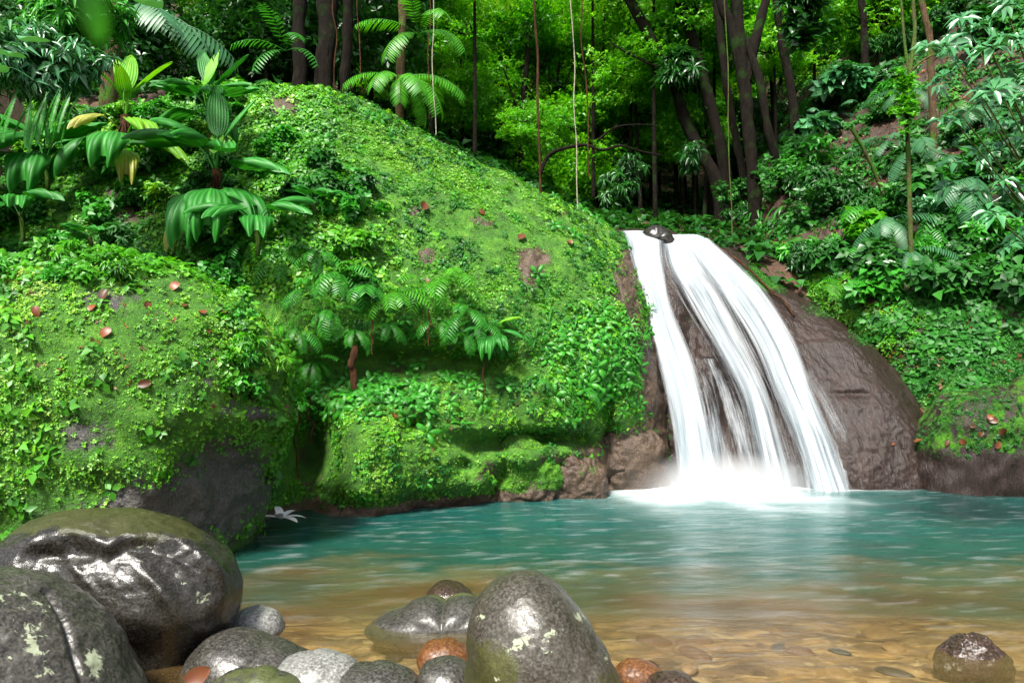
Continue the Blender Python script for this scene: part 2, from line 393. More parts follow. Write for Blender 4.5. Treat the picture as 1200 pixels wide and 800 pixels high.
V = np.stack([X, Y, wz], -1).reshape(-1, 3)
m, nt = mat_new('pool_water'); b = NB(nt); o = b.obj()
depA, foA, stA, aeA = b.math('MULTIPLY', b.attr('depth'), b.fr(b.noise(b.mapping(o, (.8, 1.6, 1), (0, 0, .3)), 1.1, 5, .6), .3, .7, .55, 1.5)), b.attr('foam'), b.attr('streak'), b.attr('aerated')
op = b.math('SUBTRACT', 1., b.math('POWER', 2.718, b.math('MULTIPLY', b.math('POWER', depA, 1.5), -4.2)))
op = b.math('ADD', op, .0)
cw = b.ramp(b.math('ADD', b.math('MULTIPLY', depA, .62), b.math('MULTIPLY', b.noise(b.mapping(o, (1, 1.8, 1)), .8, 4), .3)), [(.24, (.22, .13, .045)), (.36, (.10, .10, .045)), (.48, (.014, .052, .034)), (.75, (.003, .048, .038)), (1, (.001, .036, .031))])
cw = b.mix(b.math('MULTIPLY', aeA, .7), cw, (.04, .20, .18))
wn = b.noise(b.mapping(o, (1.4, 5.0, 1), (0, 0, .25)), 2.4, 6, .62, .4)
wn2 = b.noise(b.mapping(o, (2.5, 9.0, 1), (0, 0, -.15)), 4, 4, .6, .4)
nn = b.bump(b.math('ADD', wn, b.math('MULTIPLY', wn2, .4)), .25, .04)
dif = b('ShaderNodeBsdfDiffuse', i={'Color': cw})
trn = b('ShaderNodeBsdfTransparent', i={'Color': (.93, .98, .95, 1)})
body = b('ShaderNodeMixShader', i={0: b.math('MINIMUM', op, 1.), 1: trn.outputs[0], 2: dif.outputs[0]})
gl = b('ShaderNodeBsdfGlossy', i={'Color': (1, 1, 1, 1), 'Roughness': .13, 'Normal': nn})
frs = b('ShaderNodeFresnel', i={'IOR': 1.33, 'Normal': nn}).outputs[0]
s1 = b('ShaderNodeMixShader', i={0: frs, 1: body.outputs[0], 2: gl.outputs[0]})
fd = b('ShaderNodeBsdfDiffuse', i={'Color': (.86, .90, .92, 1)})
fa = b.math('MINIMUM', b.math('ADD', foA, b.math('MULTIPLY', stA, b.fr(wn, .3, .7, .5, 1.3))), 1.)
s2 = b('ShaderNodeMixShader', i={0: fa, 1: s1.outputs[0], 2: fd.outputs[0]})
b.out(s2.outputs[0])
w = link('water', make_mesh('water', V, gridfaces(len(ys), len(xs)), {'depth': dep.ravel(), 'foam': foam.ravel(), 'streak': streak.ravel(), 'aerated': aer.ravel()}), m)
tag(w, kind='structure')

# ================================================= the great mossy rock
def back(p, dy, dz, dx=0): return p + np.array([dx, dy, dz])
def closeup(col, extra): # append backward rows behind the crest
    return col + [back(col[-1], .9, -.15), back(col[-1], 2.6, -1.0), back(col[-1], 3.4, -3.0)]
cols = [PD([(-420, 680, 7.0), (-430, 580, 7.6), (-430, 470, 8.0), (-430, 380, 8.4), (-440, 300, 9.0), (-450, 200, 9.8), (-460, 120, 10.8), (-480, 40, 12.5)]),
        PD([(-120, 670, 7.3), (-120, 570, 7.9), (-120, 460, 8.3), (-120, 380, 8.6), (-120, 310, 9.1), (-125, 235, 9.9), (-130, 165, 10.9), (-135, 100, 12.0)]),
        PD([(60, 660, 7.6), (60, 560, 8.2), (60, 450, 8.6), (60, 380, 8.9), (60, 320, 9.2), (70, 250, 9.8), (70, 190, 10.6), (80, 130, 11.6)]),
        PD([(150, 650, 7.7), (150, 560, 8.2), (150, 450, 8.6), (150, 380, 8.9), (150, 320, 9.2), (150, 250, 9.7), (155, 180, 10.4), (160, 125, 11.4)]),
        PD([(250, 640, 7.8), (250, 560, 8.2), (250, 460, 8.5), (250, 390, 8.7), (250, 320, 9.1), (250, 240, 9.6), (250, 170, 10.4), (250, 112, 11.4)]),
        PD([(318, 628, 7.72), (318, 560, 7.9), (322, 480, 8.2), (330, 410, 8.55), (335, 340, 8.7), (335, 260, 9.2), (338, 175, 10.2), (340, 106, 11.5)]),
        PD([(400, 618, 8.0), (395, 560, 8.0), (390, 490, 8.15), (390, 430, 8.6), (392, 350, 8.7), (392, 270, 9.2), (390, 180, 10.3), (390, 112, 11.5)]),
        PD([(480, 606, 8.5), (470, 550, 8.45), (465, 490, 8.5), (460, 430, 8.85), (460, 350, 9.0), (460, 270, 9.5), (455, 200, 10.4), (450, 138, 11.6)]),
        PD([(560, 597, 8.95), (545, 540, 8.8), (540, 490, 8.9), (535, 430, 9.1), (535, 350, 9.3), (530, 280, 9.8), (525, 220, 10.6), (520, 175, 11.7)]),
        PD([(625, 592, 9.3), (610, 540, 9.2), (610, 490, 9.2), (610, 420, 9.4), (610, 350, 9.7), (605, 290, 10.2), (600, 245, 10.9), (595, 207, 11.8)]),
        PD([(680, 588, 9.6), (675, 540, 9.5), (675, 490, 9.4), (675, 420, 9.6), (675, 350, 10.0), (670, 300, 10.5), (665, 265, 11.2), (658, 236, 12.0)]),
        PD([(730, 584, 9.9), (728, 540, 9.9), (728, 480, 9.8), (725, 420, 9.9), (722, 350, 10.3), (718, 315, 10.8), (712, 290, 11.5), (705, 257, 12.3)]),
        PD([(765, 583, 10.3), (765, 540, 10.3), (764, 480, 10.3), (752, 420, 10.3), (744, 360, 10.6), (738, 325, 11.1), (733, 300, 11.8), (724, 275, 12.6)]),
        PD([(790, 583, 11.3), (790, 540, 11.3), (788, 480, 11.3), (775, 420, 11.4), (762, 360, 11.7), (752, 330, 12.2), (745, 305, 12.7), (735, 283, 13.4)])]
cols = [closeup(c, 0) for c in cols]
carve = [(470, 424, 100, 22, .6), (400, 455, 45, 40, .30), (560, 430, 50, 18, .22), (570, 522, 42, 11, .35), (625, 513, 40, 9, .5), (680, 512, 30, 10, .42), (712, 500, 9, 40, .35), (590, 558, 14, 22, .3),
         (366, 530, 34, 62, 1.4), (330, 600, 40, 40, .5), (485, 498, 9, 7, .3), (545, 545, 10, 8, .25), (640, 560, 55, 20, .16), (735, 520, 26, 26, .12), (615, 540, 26, 20, -.25), (560, 570, 30, 18, -.14), (700, 285, 30, 20, .05), (500, 545, 40, 30, -.12), (430, 520, 40, 40, -.12),
         (620, 325, 20, 18, -.05), (330, 130, 24, 18, -.08)]
bare = [(622, 312, 17, 22, 1.1), (500, 300, 12, 12, .9), (333, 124, 20, 15, 1.2), (735, 330, 16, 34, 1.0), (757, 440, 13, 50, 1.1), (742, 385, 10, 30, .6), (735, 545, 38, 45, 1.3), (665, 555, 35, 25, 1.0), (565, 592, 60, 9, 1.0), (440, 606, 120, 8, 1.2), (415, 235, 16, 10, .6),
        (570, 552, 18, 14, .6), (470, 430, 90, 18, .35), (150, 235, 35, 40, .8), (650, 262, 24, 9, .35), (560, 395, 9, 9, .2), (745, 300, 16, 16, .8), (775, 400, 12, 180, 1.5), (362, 540, 28, 50, .45), (430, 235, 30, 14, .5), (560, 260, 24, 12, .5), (640, 300, 12, 9, .5), (485, 247, 12, 8, .8), (700, 345, 14, 9, .5)]
def moss_main(G3, N3):
    return np.clip(.95 + .15 * fbm(G3, 1.2, 3, 41) - gauss_px(G3, bare) - .9 * sst(.16, .02, G3[..., 2]), -.5, 1.2)
cliff, GC, NC, MC = rock_surface('mossy_rock', cols, 380, 560, .13, 'cliff', moss_main, carve, 21, fine=.03)
tag(cliff, 'huge domed rock thickly overgrown with bright green moss, left of the waterfall', 'rock')

# ================================================= rock under and beside the falls
ff = [PD([(738, 600, 11.5), (735, 540, 11.6), (728, 460, 11.8), (718, 390, 12.0), (705, 330, 12.3), (695, 290, 12.8), (700, 274, 13.2), (705, 268, 14.5)]),
      PD([(792, 600, 10.65), (788, 540, 10.8), (772, 460, 11.1), (758, 390, 11.4), (748, 330, 11.8), (740, 292, 12.3), (742, 276, 12.8), (748, 269, 14.2)]),
      PD([(850, 600, 10.5), (848, 540, 10.6), (825, 460, 10.95), (803, 390, 11.25), (785, 330, 11.7), (772, 288, 12.3), (770, 274, 12.8), (772, 268, 14.2)]),
      PD([(915, 600, 10.3), (905, 540, 10.45), (880, 460, 10.85), (850, 390, 11.3), (825, 330, 11.7), (800, 296, 12.3), (795, 282, 12.8), (792, 274, 14.2)]),
      PD([(985, 595, 10.15), (968, 540, 10.35), (935, 460, 10.85), (905, 395, 11.3), (870, 335, 11.9), (835, 302, 12.5), (822, 288, 13.0), (815, 280, 14.2)]),
      PD([(1040, 592, 10.05), (1020, 540, 10.25), (985, 468, 10.75), (945, 408, 11.3), (912, 358, 11.9), (870, 315, 12.6), (848, 298, 13.1), (838, 285, 14.2)]),
      PD([(1088, 592, 10.15), (1080, 535, 10.4), (1050, 470, 10.8), (1010, 415, 11.3), (965, 375, 11.9), (905, 335, 12.7), (875, 308, 13.4), (860, 290, 14.5)]),
      PD([(1100, 592, 10.8), (1098, 530, 11.1), (1075, 470, 11.6), (1035, 420, 12.1), (985, 380, 12.7), (925, 340, 13.4), (890, 315, 14.1), (870, 290, 15.2)]),
      PD([(1105, 592, 11.8), (1104, 530, 12.1), (1085, 470, 12.6), (1045, 420, 13.1), (995, 380, 13.7), (935, 340, 14.4), (900, 315, 15.1), (880, 285, 16.2)])]
def slab_extra(G3):
    # long cracks and layers that run down the slope
    q = G3 @ np.array([[.85, 0, .5], [0, .6, 0], [-.5, 0, .85]]).T
    return .03 * ridged(np.stack([q[..., 0] * 3.2, q[..., 1] * 2, q[..., 2] * .7], -1), 1.0, 4, 77)
def moss_slab(G3, N3):
    return np.clip(-.25 + gauss_px(G3, [(905, 330, 30, 18, .9), (1030, 395, 40, 14, .9), (960, 365, 28, 12, .7), (805, 380, 12, 45, .35), (880, 318, 20, 14, .6)]), -.5, 1)
slab, GS, NS, MS = rock_surface('rock_face', ff, 330, 360, .05, 'slab', moss_slab,
    [(852, 500, 18, 60, .30), (810, 390, 10, 60, .18), (1052, 440, 30, 10, .05), (905, 450, 8, 60, .12), (1000, 462, 26, 4, .06), (775, 280, 16, 10, -.05), (770, 545, 8, 30, .2)], 51, slab_extra, .02)
tag(slab, 'wet purplish brown rock slab with long cracks, under and right of the waterfall', 'rock')

# ================================================= right bank
rb = [PD([(1078, 600, 10.8), (1072, 555, 11.2), (1062, 500, 11.9), (1030, 430, 12.5), (965, 375, 13.1), (892, 322, 14.2), (868, 285, 16.5), (858, 245, 20), (850, 215, 26), (850, 190, 36)]),
      PD([(1105, 600, 10.2), (1102, 555, 10.4), (1092, 500, 11.0), (1080, 430, 11.6), (1030, 365, 12.3), (960, 300, 13.6), (920, 240, 16), (905, 190, 20), (890, 150, 26), (880, 120, 36)]),
      PD([(1150, 600, 9.95), (1150, 548, 10.15), (1148, 495, 10.6), (1140, 420, 11.3), (1100, 350, 12.0), (1045, 270, 13.5), (1010, 190, 16), (980, 120, 20), (960, 60, 26), (940, 20, 36)]),
      PD([(1210, 600, 9.85), (1210, 545, 10.0), (1208, 490, 10.5), (1205, 420, 11.0), (1180, 345, 11.6), (1140, 250, 13.0), (1110, 150, 15.2), (1080, 60, 19), (1050, -20, 25), (1020, -70, 35)]),
      PD([(1290, 610, 9.3), (1290, 550, 9.4), (1290, 480, 9.8), (1290, 410, 10.3), (1275, 330, 11), (1250, 220, 12.3), (1215, 100, 14.5), (1180, -20, 18), (1140, -110, 24), (1110, -170, 34)]),
      PD([(1450, 640, 8.4), (1450, 560, 8.5), (1450, 470, 8.8), (1450, 390, 9.3), (1440, 290, 10), (1420, 160, 11.2), (1380, 10, 13.5), (1340, -120, 17), (1290, -220, 23), (1250, -290, 33)])]
def moss_bank(G3, N3):
    x, y = project(G3)
    return np.clip(.15 + .9 * np.exp(-((x - 1140) / 75) ** 2 - ((y - 450) / 65) ** 2) - .9 * sst(525, 545, y + 10 * fbm(G3, 2, 3, 5)) + .25 * fbm(G3, .8, 3, 6), -.5, 1.1)
bank, GB, NB3, MB = rock_surface('hillside', rb, 420, 330, .16, 'bank', moss_bank, [(1185, 470, 10, 40, .15), (1000, 215, 30, 18, .5), (1085, 480, 12, 60, .25)], 61, None, .03)
tag(bank, kind='structure')
# the mossy boulder at its foot
def boulder(name, outline, D, thick, mat, seed=0, amp=.03, freq=2.0, sub=6, flat=1.0, moss=None, lichen=None, shape=None, pw=2.0, fine=.006, dens=None, parent=None):
    import bmesh
    bm = bmesh.new(); bmesh.ops.create_icosphere(bm, subdivisions=sub, radius=1.0)
    S = np.array([v.co[:] for v in bm.verts]); Fq = np.array([[v.index for v in f.verts] for f in bm.faces]); bm.free()
    W = np.array([P(a, b, D) for a, b in outline]); c = (W.max(0) + W.min(0)) / 2
    Q = W - c; th = np.arctan2(Q[:, 2], Q[:, 0]); r = np.hypot(Q[:, 0], Q[:, 2]); o = np.argsort(th); th, r = th[o], r[o]
    tt = np.concatenate([th - 2 * PI, th, th + 2 * PI]); rr = np.tile(r, 3)
    tq = np.linspace(-PI, PI, 721); R = np.interp(tq, tt, rr)
    k = np.exp(-np.linspace(-2, 2, 25) ** 2); k /= k.sum(); Rp = np.concatenate([R[-13:-1], R, R[1:13]]); R = np.convolve(Rp, k, 'valid')
    t = np.arctan2(S[:, 2], S[:, 0]); rad = np.interp(t, tq, R)
    rho = np.hypot(S[:, 0], S[:, 2]); dy = S[:, 1]
    rho2 = (1 - np.abs(dy) ** pw) ** (1 / pw)
    V = np.stack([np.cos(t) * rad * rho2, dy * thick, np.sin(t) * rad * rho2], -1)
    Nn = V / (np.array([rad.mean(), thick, rad.mean()]) ** 2); Nn /= np.linalg.norm(Nn, axis=1)[:, None]
    V = V + Nn * (amp * fbm(V, freq, 4, seed) + amp * .5 * ridged(V, freq * 2.1, 3, seed + 3) + fine * fbm(V, freq * 9, 3, seed + 7))[:, None]
    if shape: V = shape(V, Nn, c)
    Wd = V + c
    mo = np.full(len(V), -.5) if moss is None else moss(Wd, Nn); li = np.zeros(len(V)) if lichen is None else lichen(Wd, Nn)
    me = make_mesh(name, V, Fq, {'moss': mo, 'lichen': li})
    ob = link(name, me, M[mat], parent, c); register(ob.name, Wd, Fq)
    return ob, Wd, Nn, Fq

# ================================================= left mossy boulder
ol = [(-190, 420), (-150, 360), (-60, 322), (40, 312), (120, 304), (190, 312), (248, 336), (290, 362), (318, 396), (334, 428), (332, 460), (326, 500), (314, 545), (298, 595), (280, 650), (220, 690), (60, 700), (-100, 700), (-200, 600)]
def ms(Wd, N):
    x, y = project(Wd)
    b = [(190, 588, 70, 26, 1.0), (100, 508, 45, 28, .5), (268, 565, 48, 58, 1.0), (160, 350, 60, 20, .25), (230, 440, 30, 16, .3), (85, 600, 90, 18, .35), (305, 487, 16, 8, .9), (265, 470, 25, 25, .2), (120, 350, 60, 40, .2)]
    r = np.zeros(len(Wd))
    for a in b: r += a[4] * np.exp(-((x - a[0]) / a[2]) ** 2 - ((y - a[1]) / a[3]) ** 2)
    return np.clip(.85 + .1 * fbm(Wd, 1.5, 3, 3) - r, -.3, 1.2)
def lshape(V, N, c):
    x, y = project(V + c)
    # a hard facet low on the right, tucked back beneath
    k = sst(470, 600, y) * sst(150, 330, x) * (N[:, 1] < .2)
    V = V + np.array([0, 1, 0]) * (k * .35)[:, None]
    g = .10 * np.exp(-((x - 300) / 30) ** 2 - ((y - 486) / 9) ** 2) - .14 * np.exp(-((x - 265) / 60) ** 2 - ((y - 545) / 40) ** 2)
    return V + N * g[:, None] + N * (.03 * k * ridged(V, 4, 4, 9))[:, None]
lb_o, LV, LN, LF = boulder('mossy_boulder', ol, 6.9, 1.35, 'boulder_moss', 5, .09, 1.3, 7, moss=ms, shape=lshape, pw=2.3, fine=.02)
tag(lb_o, 'large rounded boulder covered in seedlings and moss at the left edge of the pool', 'boulder')
# the mossy boulder with leaves on it on the right bank, and the little rocks at the foot of the cliff
def msr(Wd, N):
    x, y = project(Wd); return np.clip(.5 - .9 * sst(525, 548, y) + .3 * fbm(Wd, 1.5, 3, 8), -.4, 1.1)
r1 = boulder('bank_rock', [(1076, 600), (1078, 540), (1090, 490), (1115, 462), (1150, 452), (1190, 460), (1240, 470), (1300, 500), (1320, 600), (1200, 620)], 10.35, .8, 'slab', 15, .09, 1.6, 6, moss=msr, pw=2.6, fine=.02)
tag(r1[0], 'low dark rock, green moss and fallen red leaves on top, at right edge of pool', 'rock')
r2 = boulder('bank_rock', [(1172, 520), (1180, 470), (1198, 445), (1230, 440), (1280, 470), (1290, 530), (1220, 540)], 9.9, .4, 'slab', 25, .06, 1.6, 5, moss=lambda W, N: np.clip(.5 + .3 * fbm(W, 2, 3, 1), 0, 1), pw=2.4)
tag(r2[0], 'sloping grey rock half in moss at the very right edge, above the water', 'rock')
r3 = boulder('cliff_rock', [(704, 582), (700, 540), (708, 506), (726, 492), (748, 490), (768, 506), (776, 540), (780, 585)], 10.35, .35, 'cliff', 35, .07, 2.2, 6, moss=lambda W, N: np.clip(.1 + .9 * sst(3.2, 3.6, 0 * W[:, 2] + 3) + .7 * sst(.5, .9, W[:, 2] - .2) - .3, -.4, .8), pw=2.4, fine=.02)
tag(r3[0], 'brown rounded rock between the mossy rock and the left strand of the fall', 'rock')
r4 = boulder('cliff_rock', [(637, 588), (640, 545), (655, 528), (680, 530), (700, 545), (708, 585)], 9.75, .35, 'cliff', 36, .09, 2.4, 6, moss=lambda W, N: np.clip(.15 + .5 * fbm(W, 3, 3, 1), -.4, .8), pw=2.4, fine=.02)
tag(r4[0], 'bumpy brown rock in the shade below the overhang of the mossy rock', 'rock')
r5 = boulder('cliff_rock', [(575, 592), (572, 545), (590, 522), (618, 520), (640, 540), (644, 590)], 9.5, .25, 'cliff', 37, .13, 2.4, 6, moss=lambda W, N: np.clip(.75 - .8 * sst(.2, .02, W[:, 2]) + .3 * fbm(W, 3, 3, 1), -.4, 1), pw=2.4, fine=.02)
tag(r5[0], 'green mossy lump of rock below the dark hollow of the mossy rock', 'rock')
# lip stones at the top of the fall
r6 = boulder('lip_stone', [(752, 285), (753, 272), (762, 266), (778, 268), (788, 280), (792, 296), (780, 292), (768, 284)], 12.35, .25, 'wet_dark', 38, .03, 3, 5)
tag(r6[0], 'dark wet stone that splits the water at the lip of the waterfall', 'stone')

# ================================================= foreground stones
def up_moss(a, b, k=1.0): return lambda W, N: np.clip(k * sst(a, b, N[:, 2]), -.5, 1)
def spots_lichen(sp, base=-.2):
    def f(W, N):
        x, y = project(W); r = np.full(len(W), float(base))
        for a in sp: r += a[4] * np.exp(-((x - a[0]) / a[2]) ** 2 - ((y - a[1]) / a[3]) ** 2)
        return r
    return f
ridge_x = [0, 25, 50, 80, 110, 125, 150, 180, 210, 240, 262, 290]; ridge_y = [648, 640, 632, 626, 634, 641, 628, 628, 634, 652, 672, 690]
def big_shape(V, N, c):
    x, y = project(V + c); ry = np.interp(x, ridge_x, ridge_y)
    front = sst(.25, -.35, N[:, 1])
    t = y - ry - 5 * fbm(V, 5, 2, 4)
    lipk = np.exp(-((t + 3) / 8) ** 2) * front * sst(5, 40, x) * sst(285, 255, x)
    cav = sst(0, 16, t) * sst(190, 60, t) * front * sst(8, 40, x) * sst(280, 215, x)
    d = .018 * lipk - .06 * cav
    # raised scar in the middle, bright when wet
    sc = np.exp(-(((x - 188) * .75 + (y - 690) * -.66) / 11) ** 2 - (((x - 188) * .66 + (y - 690) * .75) / 42) ** 2) * front
    sc2 = np.exp(-(((x - 85) * .8 - (y - 665) * .6) / 7) ** 2 - (((x - 85) * .6 + (y - 665) * .8) / 34) ** 2) * front
    d = d + .045 * sc + .02 * sc2 - .03 * np.exp(-((x - 70) / 26) ** 2 - ((y - 648) / 8) ** 2) * front
    rk = ridged(np.stack([V[:, 0] * 5 + V[:, 2] * 3, V[:, 1] * 4, V[:, 2] * 9], -1), 1.0, 4, 12)
    d = d + cav * .006 * rk
    # undercut toward the bottom
    u = sst(720, 800, y) * front
    V = V + N * d[:, None]; V = V + np.array([0, 1, 0]) * (.18 * u)[:, None]
    return V
big = boulder('river_boulder', [(2, 655), (14, 628), (48, 607), (95, 599), (150, 601), (198, 615), (240, 636), (265, 658), (275, 690), (272, 722), (254, 762), (236, 805), (215, 845), (120, 870), (40, 860), (-15, 760), (-20, 700)], 4.4, .5, 'wet_dark', 71, .022, 2.5, 7,
    moss=lambda W, N: np.clip(sst(.45, .85, N[:, 2]) * .85 - .05 + .0 * W[:, 0], -.5, 1), lichen=spots_lichen([(238, 700, 14, 12, .6), (120, 720, 30, 20, .15), (175, 640, 22, 5, .45), (215, 682, 8, 5, .5), (78, 632, 12, 5, .4)], .12), shape=big_shape, pw=2.5, fine=.004)
tag(big[0], 'big wet dark boulder with olive top and broken glossy face, lower left', 'boulder')
def crack_shape(V, N, c):
    x, y = project(V + c); xx = np.interp(y, [668, 700, 730, 770, 800], [30, 62, 78, 88, 98])
    g = np.exp(-((x - xx) / 4.5) ** 2) * (y > 690) * .03
    return V - N * g[:, None]
low = boulder('river_boulder', [(-160, 770), (-150, 710), (-80, 680), (-20, 674), (18, 680), (52, 698), (82, 722), (108, 757), (134, 800), (155, 850), (100, 900), (-100, 900), (-170, 850)], 3.35, .5, 'grey_stone', 72, .02, 3, 7,
    lichen=spots_lichen([(60, 790, 30, 12, .22), (20, 700, 30, 12, .2), (35, 740, 40, 25, .2), (110, 778, 14, 22, .55), (40, 770, 30, 30, .18), (10, 700, 30, 15, .1), (60, 715, 16, 10, .2)], .27), moss=lambda W, N: np.full(len(W), .12), shape=crack_shape, pw=2.5, fine=.006)
tag(low[0], 'grey lichen-spotted boulder with a diagonal crack in the bottom left corner', 'boulder')
egg = boulder('river_boulder', [(550, 770), (549, 737), (557, 708), (576, 684), (602, 672), (627, 671), (652, 685), (675, 711), (698, 745), (718, 780), (735, 820), (750, 880), (700, 920), (600, 920), (555, 880), (545, 820)], 3.55, .38, 'egg', 73, .008, 3, 7,
    lichen=spots_lichen([(612, 752, 30, 16, .26), (628, 738, 30, 12, .15), (598, 766, 16, 12, .2), (560, 722, 10, 8, .35), (680, 722, 14, 10, .35), (715, 770, 20, 10, .3), (582, 795, 10, 6, .4), (640, 765, 12, 12, .3), (575, 700, 12, 10, .2), (655, 740, 14, 8, .2)], .26),
    moss=lambda W, N: np.clip(.34 + .35 * sst(.1, -.6, N[:, 0]) - .6 * sst(.2, .8, N[:, 2]) , -.5, .8), pw=2.15, fine=.003)
tag(egg[0], 'tall egg-shaped wet boulder with pale lichen specks at the bottom centre', 'boulder')
def stone(nm, ol, D, th, mat, label, seed, amp=.012, lich=None, moss=None, pw=2.3, sub=6, freq=5, shape=None):
    if freq == 5: amp, freq = amp * .8, 3
    r = boulder(nm, ol, D, th, mat, seed, amp, freq, sub, lichen=lich, moss=moss, pw=pw, fine=.003, shape=shape)
    tag(r[0], label, 'stone'); return r
stone('river_stone', [(425, 738), (440, 726), (470, 715), (520, 708), (565, 708), (600, 716), (620, 738), (600, 748), (500, 752), (440, 748)], 4.95, .26, 'grey_stone', 'flat half-sunken stone with a glossy light top, left of the egg-shaped boulder', 74, .015, moss=lambda W, N: np.clip(.95 * sst(.1, .35, N[:, 1] * 1.0) , -.5, .6))
stone('river_stone', [(496, 702), (505, 690), (518, 683), (530, 684), (545, 690), (556, 702), (530, 712), (510, 711)], 5.5, .2, 'brown_stone', 'small dark stone barely breaking the water behind the flat half-sunken stone', 75)
stone('river_stone', [(264, 737), (272, 723), (290, 713), (310, 714), (326, 722), (332, 738), (310, 752), (280, 752)], 4.75, .16, 'pale_stone', 'small pale grey stone in shallow water beside the big dark boulder', 76, .008)
stone('river_stone', [(215, 805), (222, 770), (248, 744), (280, 741), (312, 752), (345, 765), (370, 780), (378, 805), (340, 840), (240, 850)], 4.25, .3, 'grey_stone', 'smooth grey slab-like stone touching the foot of the big dark boulder', 77, .01)
stone('river_stone', [(322, 792), (330, 776), (360, 769), (395, 772), (415, 780), (425, 800), (400, 835), (340, 835)], 3.85, .2, 'pale_stone', 'whitish flat stone at the bottom edge, right of the smooth grey slab', 78, .01)
stone('river_stone', [(245, 808), (256, 794), (290, 789), (325, 791), (350, 802), (350, 835), (260, 840)], 3.6, .16, 'grey_stone', 'low olive stone cut by the bottom edge of the photo, under the smooth grey slab', 79, .008, moss=lambda W, N: np.full(len(W), .6))
stone('river_stone', [(385, 805), (400, 788), (430, 780), (465, 784), (490, 798), (500, 830), (400, 850)], 3.8, .2, 'grey_stone', 'rounded grey stone at the bottom edge below the flat half-sunken stone', 80, .01)
stone('river_stone', [(490, 800), (495, 781), (515, 773), (540, 776), (556, 790), (565, 820), (540, 840), (500, 835)], 3.75, .16, 'grey_stone', 'small round grey stone leaning against the left foot of the egg-shaped boulder', 81, .008)
stone('river_stone', [(488, 772), (495, 758), (515, 751), (538, 754), (552, 768), (550, 785), (520, 792), (495, 786)], 4.15, .14, 'orange_stone', 'orange-brown rounded stone in the water left of the egg-shaped boulder', 82, .008)
stone('river_stone', [(725, 805), (722, 785), (738, 774), (758, 776), (775, 788), (788, 810), (770, 840), (730, 840)], 3.9, .12, 'orange_stone', 'rusty orange angular stone at the right foot of the egg-shaped boulder', 83, .02)
stone('river_stone', [(755, 815), (762, 795), (785, 788), (812, 797), (820, 820), (790, 850)], 3.75, .14, 'brown_stone', 'purple-grey stone peeking over the bottom edge right of the rusty orange stone', 84, .01)
stone('river_stone', [(1106, 766), (1114, 757), (1126, 748), (1140, 742), (1156, 749), (1168, 758), (1184, 772), (1186, 790), (1150, 806), (1108, 800), (1098, 780)], 4.4, .12, 'brown_stone', 'small glistening brown stone standing alone in the shallows at the lower right', 85, .04, freq=6)
# submerged cobbles lying on the bed: counted one by one
r_ = np.random.default_rng(5)
import bmesh
cobm = []
for k in range(5):
    bm = bmesh.new(); bmesh.ops.create_icosphere(bm, subdivisions=3, radius=1.0)
    S = np.array([v.co[:] for v in bm.verts]); Fq = np.array([[v.index for v in f.verts] for f in bm.faces]); bm.free()
    S = S * np.array([1, .75, .38]) * (1 + .18 * fbm(S, 1.1, 3, k + 90))[:, None]
    cobm.append((S, Fq))
cmats = ['tan_stone', 'brown_stone', 'tan_stone', 'grey_stone', 'orange_stone']
cme = [make_mesh('cobble', S, Fq, {'moss': np.full(len(S), -.5), 'lichen': np.zeros(len(S))}) for S, Fq in cobm]
for k, me in enumerate(cme): me.materials.append(M[cmats[k]])
for k in range(60):
    px = r_.uniform(280, 1240); py = 690 + 115 * r_.random() ** .8
    D = 1.75 * F / (py - 430 + 3); p = P(px, py, D); z = float(G(p[0], p[1]))
    if 540 < px < 760: continue
    s = r_.uniform(.05, .17); o_ = link('cobble', cme[k % 5]); o_.location = (p[0], p[1], z - s * .18); o_.scale = (s, s * r_.uniform(.6, 1.1), s * r_.uniform(.6, 1.0)); o_.rotation_euler = (0, 0, r_.uniform(0, 6))
    tag(o_, 'blurred brown cobble lying under the shallow clear water', 'cobble', 'cobbles on the bed of the pool')

# ================================================= the waterfall
def fall_strand(name, edges, nu, nv, dens, seed, off=.08, bulge=.10, spread=1.0):
    """edges: (py, px_left, px_right, D) from the lip down to the pool"""
    e = np.array(edges, float); t = np.linspace(0, 1, nv); ts = np.linspace(0, 1, len(e))
    E = spline(e, nv)
    V = np.zeros((nv, nu, 3)); U = np.linspace(0, 1, nu)
    for i in range(nv):
        py, xl, xr, D = E[i]
        for j in range(nu):
            V[i, j] = P(xl + (xr - xl) * U[j], py, D)
    V[..., 1] -= off + bulge * np.sin(PI * U)[None] ** .7
    UU, TT = np.meshgrid(U, t)
    wid = np.linalg.norm(V[:, -1] - V[:, 0], axis=1)[:, None] / .25
    q = np.stack([(UU - .5) * wid.mean() * .75 + 0 * TT, TT * .8, 0 * UU], -1)
    s1 = fbm(q, 1.6, 4, seed); s2 = fbm(q * np.array([3.0, .55, 1]), 2.0, 4, seed + 3)
    V[..., 1] -= .05 * s1 + .02 * s2
    a = dens(UU, TT, s1, s2)
    return V, a
def clip01(a): return np.clip(a, 0, 1)
def edge(UU, a=.12, b=.12): return sst(0, a, UU) * sst(1, 1 - b, UU)
mw, nt = mat_new('falling_water'); b = NB(nt)
al = b.attr('alpha'); uvn = b('ShaderNodeUVMap', uv_map='UVMap').outputs[0]
sn = b.noise(b.mapping(uvn, (1, .035, 1)), 20, 6, .68, .0); sn3 = b.noise(b.mapping(uvn, (1, .05, 1)), 7, 3, .5, .3)
sn2 = b.noise(b.mapping(uvn, (1, .02, 1)), 60, 3, .6, .0)
ss = b.math('ADD', b.math('MULTIPLY', sn, .8), b.math('MULTIPLY', sn2, .2))
a2 = b.math('ADD', b.math('MULTIPLY', al, 1.1), b.math('MULTIPLY', b.math('SUBTRACT', ss, .52), 1.7))
